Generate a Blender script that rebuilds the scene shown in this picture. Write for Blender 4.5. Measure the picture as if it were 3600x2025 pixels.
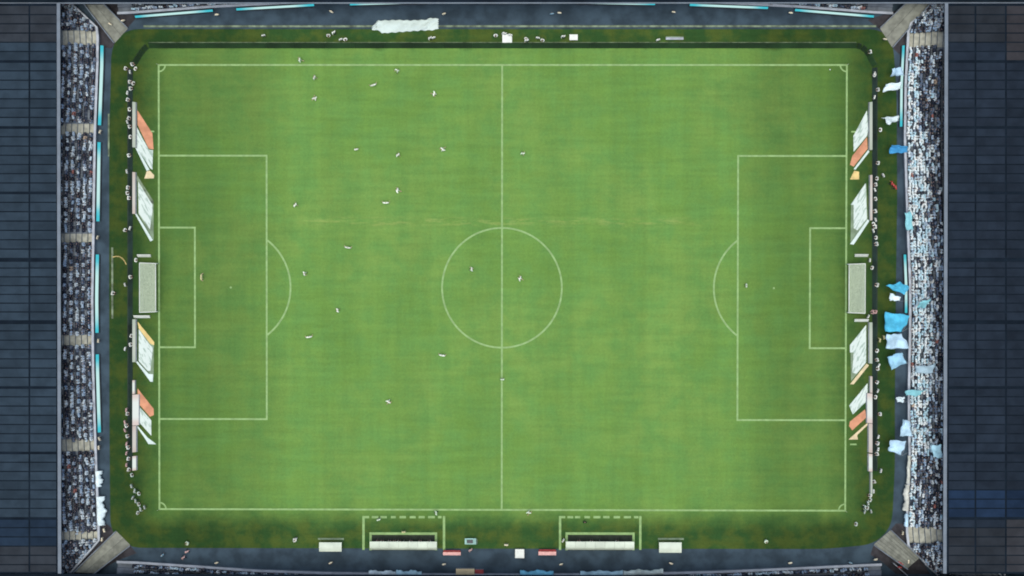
import bpy, bmesh, math, random
import numpy as np
from mathutils import Vector, Matrix, Euler

random.seed(11)
rng = np.random.default_rng(11)
for o in list(bpy.data.objects):
    bpy.data.objects.remove(o, do_unlink=True)
scene = bpy.context.scene
COL = scene.collection
R = math.radians

# ------------------------------------------------------------------ camera
CAM_LOC = Vector((3.818, 3.590, 260.81))
CAM_ROT = Euler((-0.013847, 0.008759, 0.001081), 'XYZ')
LENS = 60.0
cam_d = bpy.data.cameras.new('camera')
cam_d.lens = LENS; cam_d.sensor_width = 36.0
cam_d.clip_start = 1.0; cam_d.clip_end = 6000.0
cam = bpy.data.objects.new('camera', cam_d)
cam.location = CAM_LOC; cam.rotation_euler = CAM_ROT
COL.objects.link(cam); scene.camera = cam
scene.render.resolution_x = 1024; scene.render.resolution_y = 576

# ------------------------------------------------------------------ sky, sun, exposure
SUN_EL, SUN_AZ = R(86), R(190)
world = bpy.data.worlds.new('World'); scene.world = world; world.use_nodes = True
wn = world.node_tree.nodes; wl = world.node_tree.links
for n in list(wn): wn.remove(n)
sky = wn.new('ShaderNodeTexSky'); sky.sky_type = 'NISHITA'; sky.sun_disc = False
sky.sun_elevation = SUN_EL; sky.sun_rotation = SUN_AZ
sky.air_density = 1.0; sky.dust_density = 3.0; sky.ozone_density = 1.0
bg = wn.new('ShaderNodeBackground'); bg.inputs['Strength'].default_value = 0.10
wo = wn.new('ShaderNodeOutputWorld')
wl.new(sky.outputs[0], bg.inputs['Color']); wl.new(bg.outputs[0], wo.inputs['Surface'])
sun_d = bpy.data.lights.new('sun', 'SUN'); sun_d.energy = 1.5; sun_d.angle = R(35)
sun_d.color = (1.0, 0.97, 0.90)
sun = bpy.data.objects.new('sun', sun_d); COL.objects.link(sun)
sd = Vector((math.cos(SUN_EL) * math.sin(SUN_AZ), math.cos(SUN_EL) * math.cos(SUN_AZ), math.sin(SUN_EL)))
sun.rotation_euler = sd.to_track_quat('Z', 'Y').to_euler()
sun.location = (0, 0, 120)
vs = scene.view_settings
vs.view_transform = 'Standard'; vs.look = 'None'; vs.gamma = 1.0; vs.use_curve_mapping = False
vs.exposure = 0.80
scene.render.engine = 'CYCLES'
scene.cycles.filter_width = 1.9

# ------------------------------------------------------------------ photo pixel (3600x2025) <-> place
FPX = LENS / 36.0 * 3600.0
RM = CAM_ROT.to_matrix()
def P(px, py, z=0.0):
    d = RM @ Vector(((px - 1800.0) / FPX, (1012.5 - py) / FPX, -1.0))
    t = (z - CAM_LOC.z) / d.z
    p = CAM_LOC + d * t
    return Vector((p.x, p.y, z))
RMT = RM.transposed()
def proj(v):
    d = RMT @ (Vector(v) - CAM_LOC)
    return 1800 + FPX * d.x / -d.z, 1012.5 - FPX * d.y / -d.z

# ------------------------------------------------------------------ helpers
def tag(o, label=None, cat=None, group=None, kind=None):
    if label: o['label'] = label
    if cat: o['category'] = cat
    if group: o['group'] = group
    if kind: o['kind'] = kind
    return o
def empty(name, loc, label, cat, group=None, rz=0.0):
    o = bpy.data.objects.new(name, None); COL.objects.link(o)
    o.empty_display_size = 0.3
    o.location = loc; o.rotation_euler = (0, 0, rz)
    return tag(o, label, cat, group)

class MB:
    def __init__(s): s.v = []; s.f = []
    def add(s, vs_, fs_):
        n = len(s.v); s.v += [tuple(v) for v in vs_]; s.f += [tuple(i + n for i in f) for f in fs_]; return s
    def box(s, a, b):
        (x0, y0, z0), (x1, y1, z1) = a, b
        return s.add([(x0,y0,z0),(x1,y0,z0),(x1,y1,z0),(x0,y1,z0),(x0,y0,z1),(x1,y0,z1),(x1,y1,z1),(x0,y1,z1)],
                     [(3,2,1,0),(4,5,6,7),(0,1,5,4),(1,2,6,5),(2,3,7,6),(3,0,4,7)])
    def prism(s, poly, z0, z1):
        n = len(poly)
        a = sum(poly[i][0]*poly[(i+1)%n][1]-poly[(i+1)%n][0]*poly[i][1] for i in range(n))
        if a < 0: poly = list(poly)[::-1]
        vs_ = [(p[0],p[1],z0) for p in poly] + [(p[0],p[1],z1) for p in poly]
        return s.add(vs_, [tuple(range(n-1,-1,-1)), tuple(range(n,2*n))] + [(i,(i+1)%n,(i+1)%n+n,i+n) for i in range(n)])
    def tube(s, a, b, r0, r1=None, k=6):
        a = Vector(a); b = Vector(b); r1 = r0 if r1 is None else r1
        d = (b-a).normalized(); u = d.orthogonal().normalized(); w = d.cross(u)
        vs_ = []
        for c, r in ((a,r0),(b,r1)):
            for i in range(k):
                t = 2*math.pi*i/k; vs_.append(c + u*math.cos(t)*r + w*math.sin(t)*r)
        return s.add(vs_, [(i,(i+1)%k,(i+1)%k+k,i+k) for i in range(k)] + [tuple(range(k-1,-1,-1)), tuple(range(k,2*k))])
    def strip(s, A, B):                      # ribbon between two equal polylines
        n = len(A); s.add(list(A)+list(B), [(i,i+1,i+1+n,i+n) for i in range(n-1)]); return s
    def sweep(s, sections):                  # closed prism through equal cross sections
        m = len(sections[0]); n = len(sections); vs_ = [v for sec in sections for v in sec]
        fs_ = [(i*m+j, i*m+(j+1)%m, (i+1)*m+(j+1)%m, (i+1)*m+j) for i in range(n-1) for j in range(m)]
        fs_ += [tuple(range(m-1,-1,-1)), tuple((n-1)*m+j for j in range(m))]
        return s.add(vs_, fs_)
    def mesh(s, name):
        me = bpy.data.meshes.new(name); me.from_pydata([tuple(v) for v in s.v], [], s.f); me.update()
        return me
    def build(s, name, mat, parent=None, local=True, smooth=False, fix=True):
        me = s.mesh(name)
        if fix:
            bm = bmesh.new(); bm.from_mesh(me); bmesh.ops.recalc_face_normals(bm, faces=bm.faces); bm.to_mesh(me); bm.free()
        if smooth: me.polygons.foreach_set('use_smooth', [True]*len(me.polygons))
        return link(name, me, mat, parent, local)
def link(name, me, mat, parent=None, local=True):
    if mat is not None and len(me.materials) == 0: me.materials.append(mat)
    o = bpy.data.objects.new(name, me); COL.objects.link(o)
    if parent is not None:
        o.parent = parent
        if not local:                        # geometry was given in world coordinates
            o.matrix_parent_inverse = parent_mat(parent).inverted()
    return o
def parent_mat(p):
    m = Matrix.Translation(p.location) @ p.rotation_euler.to_matrix().to_4x4()
    return (parent_mat(p.parent) @ p.matrix_parent_inverse @ m) if p.parent else m

# ------------------------------------------------------------------ materials
def srgb(r, g, b):
    f = lambda c: (c/255/12.92 if c/255 <= 0.04045 else ((c/255+0.055)/1.055)**2.4)
    return (f(r), f(g), f(b), 1)
def nmat(name):
    m = bpy.data.materials.new(name); m.use_nodes = True
    nt = m.node_tree; b = nt.nodes['Principled BSDF']
    return m, nt, b
def N(nt, t, **kw):
    n = nt.nodes.new(t)
    for k, v in kw.items(): setattr(n, k, v)
    return n
def math_(nt, op, a, b=None, c=None, clamp=False):
    n = N(nt, 'ShaderNodeMath', operation=op, use_clamp=clamp)
    for i, x in enumerate((a, b, c)):
        if x is None: continue
        if isinstance(x, (int, float)): n.inputs[i].default_value = x
        else: nt.links.new(x, n.inputs[i])
    return n.outputs[0]
def mixc(nt, f, a, b, mode='MIX'):
    n = N(nt, 'ShaderNodeMix', data_type='RGBA', blend_type=mode)
    for s_, x in ((0, f), (6, a), (7, b)):
        if isinstance(x, (int, float)): n.inputs[s_].default_value = x
        elif isinstance(x, tuple): n.inputs[s_].default_value = x if len(x) == 4 else (*x, 1)
        else: nt.links.new(x, n.inputs[s_])
    return n.outputs[2]
def maprange(nt, v, a, b, c=0.0, d=1.0, smooth=True):
    n = N(nt, 'ShaderNodeMapRange'); n.interpolation_type = 'SMOOTHSTEP' if smooth else 'LINEAR'
    n.clamp = True
    nt.links.new(v, n.inputs[0])
    for i, x in enumerate((a, b, c, d)): n.inputs[i+1].default_value = x
    return n.outputs[0]
def noise(nt, vec, scale, detail=3, rough=0.55, sxyz=None):
    if sxyz:
        mp = N(nt, 'ShaderNodeMapping'); mp.inputs['Scale'].default_value = sxyz
        nt.links.new(vec, mp.inputs[0]); vec = mp.outputs[0]
    n = N(nt, 'ShaderNodeTexNoise'); n.inputs['Scale'].default_value = scale
    n.inputs['Detail'].default_value = detail; n.inputs['Roughness'].default_value = rough
    nt.links.new(vec, n.inputs['Vector']); return n.outputs[0]
def plain(name, col, rough=0.7, var=0.25, scale=1.5, metal=0.0, rnd=0.0, spec=0.3):
    m, nt, b = nmat(name)
    g = N(nt, 'ShaderNodeNewGeometry')
    f = noise(nt, g.outputs['Position'], scale)
    lo = tuple(c*(1-var) for c in col[:3]); hi = tuple(min(1, c*(1+var)) for c in col[:3])
    c = mixc(nt, maprange(nt, f, 0.3, 0.7), lo, hi)
    if rnd:
        oi = N(nt, 'ShaderNodeObjectInfo')
        k = maprange(nt, oi.outputs['Random'], 0, 1, 1-rnd, 1+rnd, False)
        cb = N(nt, 'ShaderNodeVectorMath', operation='SCALE'); nt.links.new(c, cb.inputs[0]); nt.links.new(k, cb.inputs['Scale'])
        c = cb.outputs[0]
    nt.links.new(c, b.inputs['Base Color'])
    b.inputs['Roughness'].default_value = rough; b.inputs['Metallic'].default_value = metal
    b.inputs['Specular IOR Level'].default_value = spec
    return m
def objcol(name, rough=0.8, var=0.12, scale=3.0):
    m, nt, b = nmat(name)
    oi = N(nt, 'ShaderNodeObjectInfo'); g = N(nt, 'ShaderNodeNewGeometry')
    f = maprange(nt, noise(nt, g.outputs['Position'], scale), 0.3, 0.7, 1-var, 1+var)
    cb = N(nt, 'ShaderNodeVectorMath', operation='SCALE'); nt.links.new(oi.outputs['Color'], cb.inputs[0]); nt.links.new(f, cb.inputs['Scale'])
    nt.links.new(cb.outputs[0], b.inputs['Base Color']); b.inputs['Roughness'].default_value = rough
    b.inputs['Specular IOR Level'].default_value = 0.05
    return m

def grass_mat():
    m, nt, b = nmat('grass')
    g = N(nt, 'ShaderNodeNewGeometry'); pos = g.outputs['Position']
    sp = N(nt, 'ShaderNodeSeparateXYZ'); nt.links.new(pos, sp.inputs[0])
    X, Y = sp.outputs[0], sp.outputs[1]
    ax, ay = math_(nt, 'ABSOLUTE', X), math_(nt, 'ABSOLUTE', Y)
    big = noise(nt, pos, 0.055, 4, 0.6)
    mid = noise(nt, pos, 0.28, 4, 0.6)
    fine = noise(nt, pos, 2.6, 3, 0.7)
    hst = noise(nt, pos, 1.0, 3, 0.6, (0.10, 1.1, 1))
    vst = noise(nt, pos, 1.0, 3, 0.6, (0.9, 0.08, 1))
    c = mixc(nt, maprange(nt, big, 0.36, 0.66), (0.104, 0.206, 0.042), (0.132, 0.232, 0.052))
    c = mixc(nt, maprange(nt, mid, 0.35, 0.70), c, (0.097, 0.210, 0.050))
    # mowing passes: bands across the length of the pitch
    band = math_(nt, 'SINE', math_(nt, 'MULTIPLY', X, math.pi/5.5))
    k = math_(nt, 'MULTIPLY_ADD', maprange(nt, band, -0.25, 0.25), 0.05, 0.975)
    k = math_(nt, 'MULTIPLY', k, math_(nt, 'MULTIPLY_ADD', fine, 0.42, 0.79))
    k = math_(nt, 'MULTIPLY', k, math_(nt, 'MULTIPLY_ADD', hst, 0.40, 0.80))
    k = math_(nt, 'MULTIPLY', k, math_(nt, 'MULTIPLY_ADD', vst, 0.24, 0.88))
    # edge shading painted into the grass colour towards both goal ends
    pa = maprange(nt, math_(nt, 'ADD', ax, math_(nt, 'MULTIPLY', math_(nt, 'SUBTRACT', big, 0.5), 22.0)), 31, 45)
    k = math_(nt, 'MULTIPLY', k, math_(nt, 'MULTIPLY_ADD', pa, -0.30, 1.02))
    # old worn marking, a yellowish streak along the length
    dy = math_(nt, 'ABSOLUTE', math_(nt, 'SUBTRACT', Y, 10.1))
    w = math_(nt, 'MULTIPLY', maprange(nt, dy, 0.10, 1.0, 1, 0), maprange(nt, noise(nt, pos, 1.0, 4, 0.7, (0.28, 1.6, 1)), 0.44, 0.64))
    w = math_(nt, 'MULTIPLY', w, maprange(nt, ax, 26, 34, 1, 0))
    c = mixc(nt, math_(nt, 'MULTIPLY', w, 0.42), c, (0.26, 0.31, 0.09))
    sc = maprange(nt, noise(nt, pos, 1.0, 4, 0.65, (0.22, 0.9, 1)), 0.68, 0.78)
    c = mixc(nt, math_(nt, 'MULTIPLY', sc, 0.35), c, (0.24, 0.30, 0.09))
    # darker artificial turf outside; its wide blend inwards paints edge shading into the grass
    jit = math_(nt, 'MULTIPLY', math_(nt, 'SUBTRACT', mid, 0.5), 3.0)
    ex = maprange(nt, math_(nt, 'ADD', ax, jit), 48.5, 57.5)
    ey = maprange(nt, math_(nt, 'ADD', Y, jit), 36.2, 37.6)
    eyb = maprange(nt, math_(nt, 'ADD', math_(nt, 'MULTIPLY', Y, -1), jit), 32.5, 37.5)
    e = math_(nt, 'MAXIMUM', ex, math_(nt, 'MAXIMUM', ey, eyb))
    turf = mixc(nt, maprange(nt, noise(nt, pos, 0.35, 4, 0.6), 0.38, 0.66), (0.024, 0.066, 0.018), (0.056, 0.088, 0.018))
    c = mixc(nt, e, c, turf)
    cb = N(nt, 'ShaderNodeVectorMath', operation='SCALE'); nt.links.new(c, cb.inputs[0]); nt.links.new(k, cb.inputs['Scale'])
    nt.links.new(cb.outputs[0], b.inputs['Base Color'])
    b.inputs['Roughness'].default_value = 0.95; b.inputs['Specular IOR Level'].default_value = 0.08
    bp = N(nt, 'ShaderNodeBump'); bp.inputs['Strength'].default_value = 0.35; bp.inputs['Distance'].default_value = 0.15
    nt.links.new(noise(nt, pos, 4.0, 3, 0.7), bp.inputs['Height']); nt.links.new(bp.outputs[0], b.inputs['Normal'])
    return m

M = {}
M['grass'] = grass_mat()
M['asphalt'] = plain('asphalt', (0.035, 0.056, 0.074), 0.9, 0.30, 0.35, spec=0.1)
M['line'] = plain('line_paint', (0.215, 0.335, 0.135), 0.9, 0.14, 1.2, spec=0.1)
M['kerb'] = plain('kerb_stone', (0.13, 0.17, 0.11), 0.9, 0.55, 0.8)
M['concrete'] = plain('concrete', (0.15, 0.18, 0.21), 0.9, 0.22, 0.8, rnd=0.08)
M['landing'] = plain('landing_concrete', (0.34, 0.35, 0.29), 0.9, 0.22, 1.3)
M['coping'] = plain('coping', (0.34, 0.38, 0.42), 0.7, 0.15, 0.8)
M['ramp'] = plain('ramp_concrete', (0.165, 0.175, 0.145), 0.9, 0.22, 1.1, rnd=0.10)
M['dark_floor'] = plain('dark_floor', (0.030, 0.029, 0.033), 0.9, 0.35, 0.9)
M['seat'] = plain('seat_plastic', (0.014, 0.026, 0.048), 0.6, 0.3, 2.0)
M['gutter'] = plain('gutter_metal', (0.095, 0.125, 0.155), 0.5, 0.12, 0.6)
M['deck'] = plain('roof_deck', (0.0065, 0.0115, 0.0180), 0.9, 0.25, 0.3, spec=0.03)
M['steel'] = plain('steel', (0.25, 0.27, 0.28), 0.5, 0.15, 2, metal=0.3)
M['dark_steel'] = plain('dark_steel', (0.03, 0.035, 0.04), 0.5, 0.2, 2)
M['white'] = plain('white_paint', (0.62, 0.66, 0.60), 0.6, 0.08, 2)
M['netting'] = plain('netting', (0.42, 0.50, 0.36), 0.9, 0.1, 3)
M['cloth_white'] = plain('white_cloth', (0.50, 0.60, 0.56), 0.9, 0.08, 0.7)
M['board_dark'] = plain('unlit_board', (0.009, 0.030, 0.007), 0.7, 0.35, 0.25, rnd=0.2)
M['board_back_shade'] = plain('board_back_shade', (0.008, 0.020, 0.015), 0.7, 0.4, 0.4, rnd=0.15)  # dark tone also carries the shade behind the boards
M['orange'] = plain('orange_print', (0.47, 0.22, 0.125), 0.9, 0.18, 0.8)
M['yellow'] = plain('yellow_print', (0.55, 0.42, 0.17), 0.9, 0.18, 0.8)
M['cream'] = plain('cream_print', (0.55, 0.46, 0.28), 0.9, 0.15, 0.8)
M['mat_grey'] = plain('mat_grey', (0.16, 0.22, 0.14), 0.9, 0.25, 0.6)
M['red'] = plain('red_paint', (0.30, 0.045, 0.045), 0.7, 0.25, 2)
M['pink'] = plain('pink_paint', (0.62, 0.36, 0.33), 0.7, 0.15, 2)
M['teal'] = plain('teal_paint', (0.24, 0.42, 0.38), 0.7, 0.2, 2)
M['canopy'] = plain('canopy', (0.46, 0.53, 0.43), 0.5, 0.10, 0.6, rnd=0.06)
M['floor_shade'] = plain('floor_shade_mat', (0.022, 0.030, 0.020), 0.95, 0.3, 1.0)  # dark floor colour standing for the shade inside the dugouts
M['black'] = plain('black_plastic', (0.012, 0.014, 0.018), 0.6, 0.2, 2)
M['panel'] = objcol('roof_panel', 0.85, 0.16, 0.5)
M['cloth'] = objcol('cloth', 0.85, 0.22, 0.8)
M['skin'] = plain('skin', (0.42, 0.27, 0.20), 0.6, 0.1, 5)
M['hair'] = plain('hair', (0.28, 0.23, 0.16), 0.8, 0.3, 5, rnd=0.7)
M['hair_fair'] = plain('fair_hair', (0.46, 0.42, 0.30), 0.8, 0.25, 5, rnd=0.4)
M['trousers'] = plain('trousers', (0.022, 0.026, 0.035), 0.9, 0.3, 2, rnd=0.5)
M['shoes'] = plain('shoes', (0.05, 0.05, 0.05), 0.6, 0.2, 4)
def print_white():
    m, nt, b = nmat('white_print')
    g = N(nt, 'ShaderNodeNewGeometry')
    sp = N(nt, 'ShaderNodeSeparateXYZ'); nt.links.new(g.outputs['Position'], sp.inputs[0])
    # smeared lettering runs along the stretch direction of the carpet
    u = math_(nt, 'MULTIPLY_ADD', math_(nt, 'ABSOLUTE', sp.outputs[0]), -1.55, sp.outputs[1])
    cv = N(nt, 'ShaderNodeCombineXYZ'); nt.links.new(u, cv.inputs[0]); nt.links.new(math_(nt, 'MULTIPLY', sp.outputs[0], 0.7), cv.inputs[1])
    f = maprange(nt, noise(nt, cv.outputs[0], 1.9, 2, 0.5), 0.52, 0.60)
    c = mixc(nt, math_(nt, 'MULTIPLY', f, 0.75), (0.50, 0.58, 0.53, 1), (0.22, 0.31, 0.25, 1))
    nt.links.new(c, b.inputs['Base Color']); b.inputs['Roughness'].default_value = 0.9
    return m
M['print_white'] = print_white()
def led_mat(name, ends, middle, strength):
    m, nt, b = nmat(name)
    a = N(nt, 'ShaderNodeAttribute'); a.attribute_name = 'along'
    f = math_(nt, 'MULTIPLY', math_(nt, 'SUBTRACT', 1.0, a.outputs['Fac']), a.outputs['Fac'])
    g = N(nt, 'ShaderNodeNewGeometry')
    f = math_(nt, 'ADD', f, math_(nt, 'MULTIPLY', math_(nt, 'SUBTRACT', noise(nt, g.outputs['Position'], 0.4), 0.5), 0.12))
    c = mixc(nt, maprange(nt, f, 0.04, 0.22), ends, middle)
    nt.links.new(c, b.inputs['Emission Color']); b.inputs['Emission Strength'].default_value = strength
    b.inputs['Base Color'].default_value = (0.01, 0.01, 0.012, 1); b.inputs['Roughness'].default_value = 0.4
    return m
M['led'] = led_mat('led_cyan', (0.045, 0.50, 0.60, 1), (0.50, 0.78, 0.76, 1), 0.62)
M['led_pale'] = led_mat('led_pale', (0.56, 0.48, 0.44, 1), (0.58, 0.55, 0.51, 1), 0.62)
M['led_grey'] = led_mat('led_grey', (0.42, 0.49, 0.41, 1), (0.48, 0.53, 0.46, 1), 0.62)
M['led_white'] = led_mat('led_white', (0.66, 0.56, 0.52, 1), (0.72, 0.78, 0.74, 1), 0.62)
def crowd_mat():
    m, nt, b = nmat('crowd_clothes')
    a = N(nt, 'ShaderNodeAttribute'); a.attribute_name = 'tint'
    nt.links.new(a.outputs['Color'], b.inputs['Base Color']); b.inputs['Roughness'].default_value = 0.85
    b.inputs['Specular IOR Level'].default_value = 0.2
    return m
M['crowd'] = crowd_mat()

# ------------------------------------------------------------------ ground, grass, markings
g = MB().add([(-2500,-2500,0),(2500,-2500,0),(2500,2500,0),(-2500,2500,0)], [(0,1,2,3)]).build('ground', M['asphalt'])
tag(g, kind='structure')
def corner_round(pts, r=2.5, n=6):
    out = []
    m = len(pts)
    for i in range(m):
        p0, p1, p2 = Vector(pts[i-1]), Vector(pts[i]), Vector(pts[(i+1) % m])
        a = p1 + (p0-p1).normalized()*min(r, (p0-p1).length*0.45); b = p1 + (p2-p1).normalized()*min(r, (p2-p1).length*0.45)
        for k in range(n+1):
            t = k/n; out.append(a*(1-t)**2 + p1*2*t*(1-t) + b*t*t)
    return out
turf_px = [(392,160),(446,102),(3094,102),(3140,150),(3152,330),(3154,690),(3150,1010),(3146,1400),(3146,1640),(3136,1850),(3072,1914),(2900,1930),(1800,1929),(455,1926),(388,1870),(385,1500),(384,1000),(384,500)]
tp = corner_round([P(x, y, 0).xy for x, y in turf_px], 2.2)
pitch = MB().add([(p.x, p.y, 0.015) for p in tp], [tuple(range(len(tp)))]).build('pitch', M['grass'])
tag(pitch, kind='structure')
LW = 0.27; ZL = 0.03
def rect(name, x0, y0, x1, y1, z=ZL, mat=None, parent=pitch):
    return MB().box((min(x0,x1),min(y0,y1),z-0.008),(max(x0,x1),max(y0,y1),z)).build(name, mat or M['line'], parent)
h = LW/2
for s in (1, -1):
    rect('touchline', -52.5-h, s*34-h, 52.5+h, s*34+h)
    rect('goal_line', s*52.5-h, -34+h, s*52.5+h, 34-h)
    for (d, hw, nm) in ((16.5, 20.16, 'penalty_area_line'), (5.5, 9.16, 'goal_area_line')):
        xa, xb = s*(52.5-h), s*(52.5-d)
        rect(nm, xb-h, -hw-h, xb+h, hw+h)
        for t in (1, -1):
            rect(nm, xa, t*hw-h, xb+s*h, t*hw+h)
    MB().prism([(s*41.5+0.17*math.cos(a*math.pi/6), 0.17*math.sin(a*math.pi/6)) for a in range(12)], ZL-0.008, ZL).build('penalty_spot', M['line'], pitch)
    for t in (1, -1):
        rect('corner_distance_mark', s*53.2, t*23.85-0.12, s*54.2, t*23.85+0.12)
rect('halfway_line', -h, -34+h, h, 34-h)
def arc(name, cx, cy, r, a0, a1, n, lw=LW):
    A = [(cx+(r-lw/2)*math.cos(a0+(a1-a0)*i/n), cy+(r-lw/2)*math.sin(a0+(a1-a0)*i/n), ZL+0.006) for i in range(n+1)]
    B = [(cx+(r+lw/2)*math.cos(a0+(a1-a0)*i/n), cy+(r+lw/2)*math.sin(a0+(a1-a0)*i/n), ZL+0.006) for i in range(n+1)]
    return MB().strip(A, B).build(name, M['line'], pitch)
arc('centre_circle', 0, 0, 9.15, 0, 2*math.pi, 96)
pa = math.acos(5.5/9.15)
for s in (1, -1):
    base = math.pi if s > 0 else 0
    arc('penalty_arc', s*41.5, 0, 9.15, base-pa+0.012, base+pa-0.012, 40)
    for t in (1, -1):
        a0 = math.atan2(-t, -s)
        arc('corner_arc', s*52.5, t*34, 1.0, a0-math.pi/4+0.13, a0+math.pi/4-0.13, 10, 0.22)
# technical areas in front of the two dugouts
for off, segs, xl, xr in ((1080, [(740,825),(860,948),(972,1060),(1115,1180),(1230,1315),(1365,1445),(1485,1565),(1610,1700),(1740,1790)], 1278, 1561),
                          (1760, [(800,860),(890,966),(990,1060),(1115,1190),(1235,1330),(1365,1450),(1505,1590),(1640,1735),(1775,1836)], 1969, 2251)):
    for a, b in segs:
        A, B = P(off+a/3.788, 1822), P(off+b/3.788, 1814)
        rect('technical_area_dash', A.x, A.y, B.x, B.y)
    for x in (xl, xr):
        A, B = P(x-4.2, 1933), P(x+4.2, 1814)
        rect('technical_area_line', A.x, A.y, B.x, B.y, ZL+0.005)
# kerb between grass and asphalt at the top, and the pale strip behind the top boards
A, B = P(505, 96), P(3080, 89)
k = MB().box((A.x, A.y, 0.0), (B.x, B.y, 0.10)).build('kerb', M['kerb']); tag(k, kind='structure')
for x0, x1, y0, y1 in ((380, 385, 400, 550), (392, 398, 870, 1120)):
    A, B = P(x0, y1), P(x1, y0)
    k = MB().box((A.x, A.y, 0.0), (B.x, B.y, 0.08)).build('kerb', M['kerb']); tag(k, kind='structure')

# ------------------------------------------------------------------ people meshes
def pose(kind):
    J = dict(pelvis=(0,0,.96), spine=(0,0,1.16), chest=(0,.0,1.38), neck=(0,.01,1.53), chin=(0,.035,1.60), crown=(0,.02,1.73))
    for s, n in ((-1,'l'),(1,'r')):
        J['hip'+n]=(s*.10,0,.90); J['knee'+n]=(s*.12,.02,.50); J['ank'+n]=(s*.12,-.03,.10); J['toe'+n]=(s*.13,.15,.045)
        J['sho'+n]=(s*.19,-.01,1.44); J['elb'+n]=(s*.26,-.03,1.16); J['wri'+n]=(s*.27,.07,.93); J['palm'+n]=(s*.27,.10,.86)
    if kind == 'run':
        for k in ('spine','chest','neck','chin','crown'):
            x,y,z = J[k]; J[k] = (x, y+(z-.96)*.22, z)
        J.update(kneel=(-.11,.32,.62), ankl=(-.12,.20,.24), toel=(-.12,.38,.20), kneer=(.11,-.12,.52), ankr=(.12,-.50,.36), toer=(.12,-.56,.22),
                 shol=(-.19,.05,1.42), shor=(.19,.13,1.42), elbl=(-.30,-.20,1.22), wril=(-.28,-.08,1.02), palml=(-.27,.0,.98),
                 elbr=(.32,.12,1.16), wrir=(.26,.36,1.22), palmr=(.24,.43,1.26))
    if kind == 'walk':
        J.update(kneel=(-.11,.20,.52), ankl=(-.12,.26,.12), toel=(-.12,.44,.08), kneer=(.11,-.05,.50), ankr=(.12,-.30,.16), toer=(.12,-.16,.045),
                 elbl=(-.27,-.14,1.18), wril=(-.28,-.10,.93), palml=(-.28,-.09,.86), elbr=(.27,.06,1.17), wrir=(.27,.24,.99), palmr=(.27,.29,.93))
    if kind == 'wide':
        J.update(kneel=(-.24,.05,.50), ankl=(-.30,-.02,.10), toel=(-.34,.15,.045), kneer=(.24,.05,.50), ankr=(.30,-.02,.10), toer=(.34,.15,.045),
                 elbl=(-.42,.02,1.25), wril=(-.52,.18,1.12), palml=(-.55,.25,1.10), elbr=(.42,.02,1.25), wrir=(.52,.18,1.12), palmr=(.55,.25,1.10))
    if kind == 'flag':
        J.update(elbr=(.34,.05,1.28), wrir=(.55,.12,1.22), palmr=(.63,.14,1.21))
    if kind == 'sit':
        dz = -.46
        for k in list(J):
            x,y,z = J[k]; J[k] = (x,y,z+dz)
        for s, n in ((-1,'l'),(1,'r')):
            J['hip'+n]=(s*.10,.02,.47); J['knee'+n]=(s*.13,.42,.50); J['ank'+n]=(s*.13,.42,.10); J['toe'+n]=(s*.14,.58,.045)
            J['elb'+n]=(s*.27,.04,.72); J['wri'+n]=(s*.17,.26,.60); J['palm'+n]=(s*.15,.33,.59)
    if kind == 'clap':
        for s, n in ((-1,'l'),(1,'r')):
            J['elb'+n]=(s*.30,.10,1.24); J['wri'+n]=(s*.12,.32,1.38); J['palm'+n]=(s*.06,.37,1.43)
    if kind == 'crouch':
        dz = -.50
        for k in list(J):
            x,y,z = J[k]; J[k] = (x,y+(z-.96)*.25 if z > .9 else y,z+dz)
        for s, n in ((-1,'l'),(1,'r')):
            J['hip'+n]=(s*.11,.0,.42); J['knee'+n]=(s*.17,.34,.46); J['ank'+n]=(s*.15,.08,.10); J['toe'+n]=(s*.16,.25,.045)
            J['elb'+n]=(s*.28,.22,.72); J['wri'+n]=(s*.12,.42,.82); J['palm'+n]=(s*.08,.46,.86)
    return J
RAD = dict(pelvis=(.15,.115), spine=(.155,.125), chest=(.19,.14), neck=(.058,.058), chin=(.085,.095), crown=(.085,.095),
           hip=(.095,.095), knee=(.062,.062), ank=(.042,.042), toe=(.04,.035), sho=(.088,.08), elb=(.06,.06), wri=(.032,.032), palm=(.042,.028))
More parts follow.
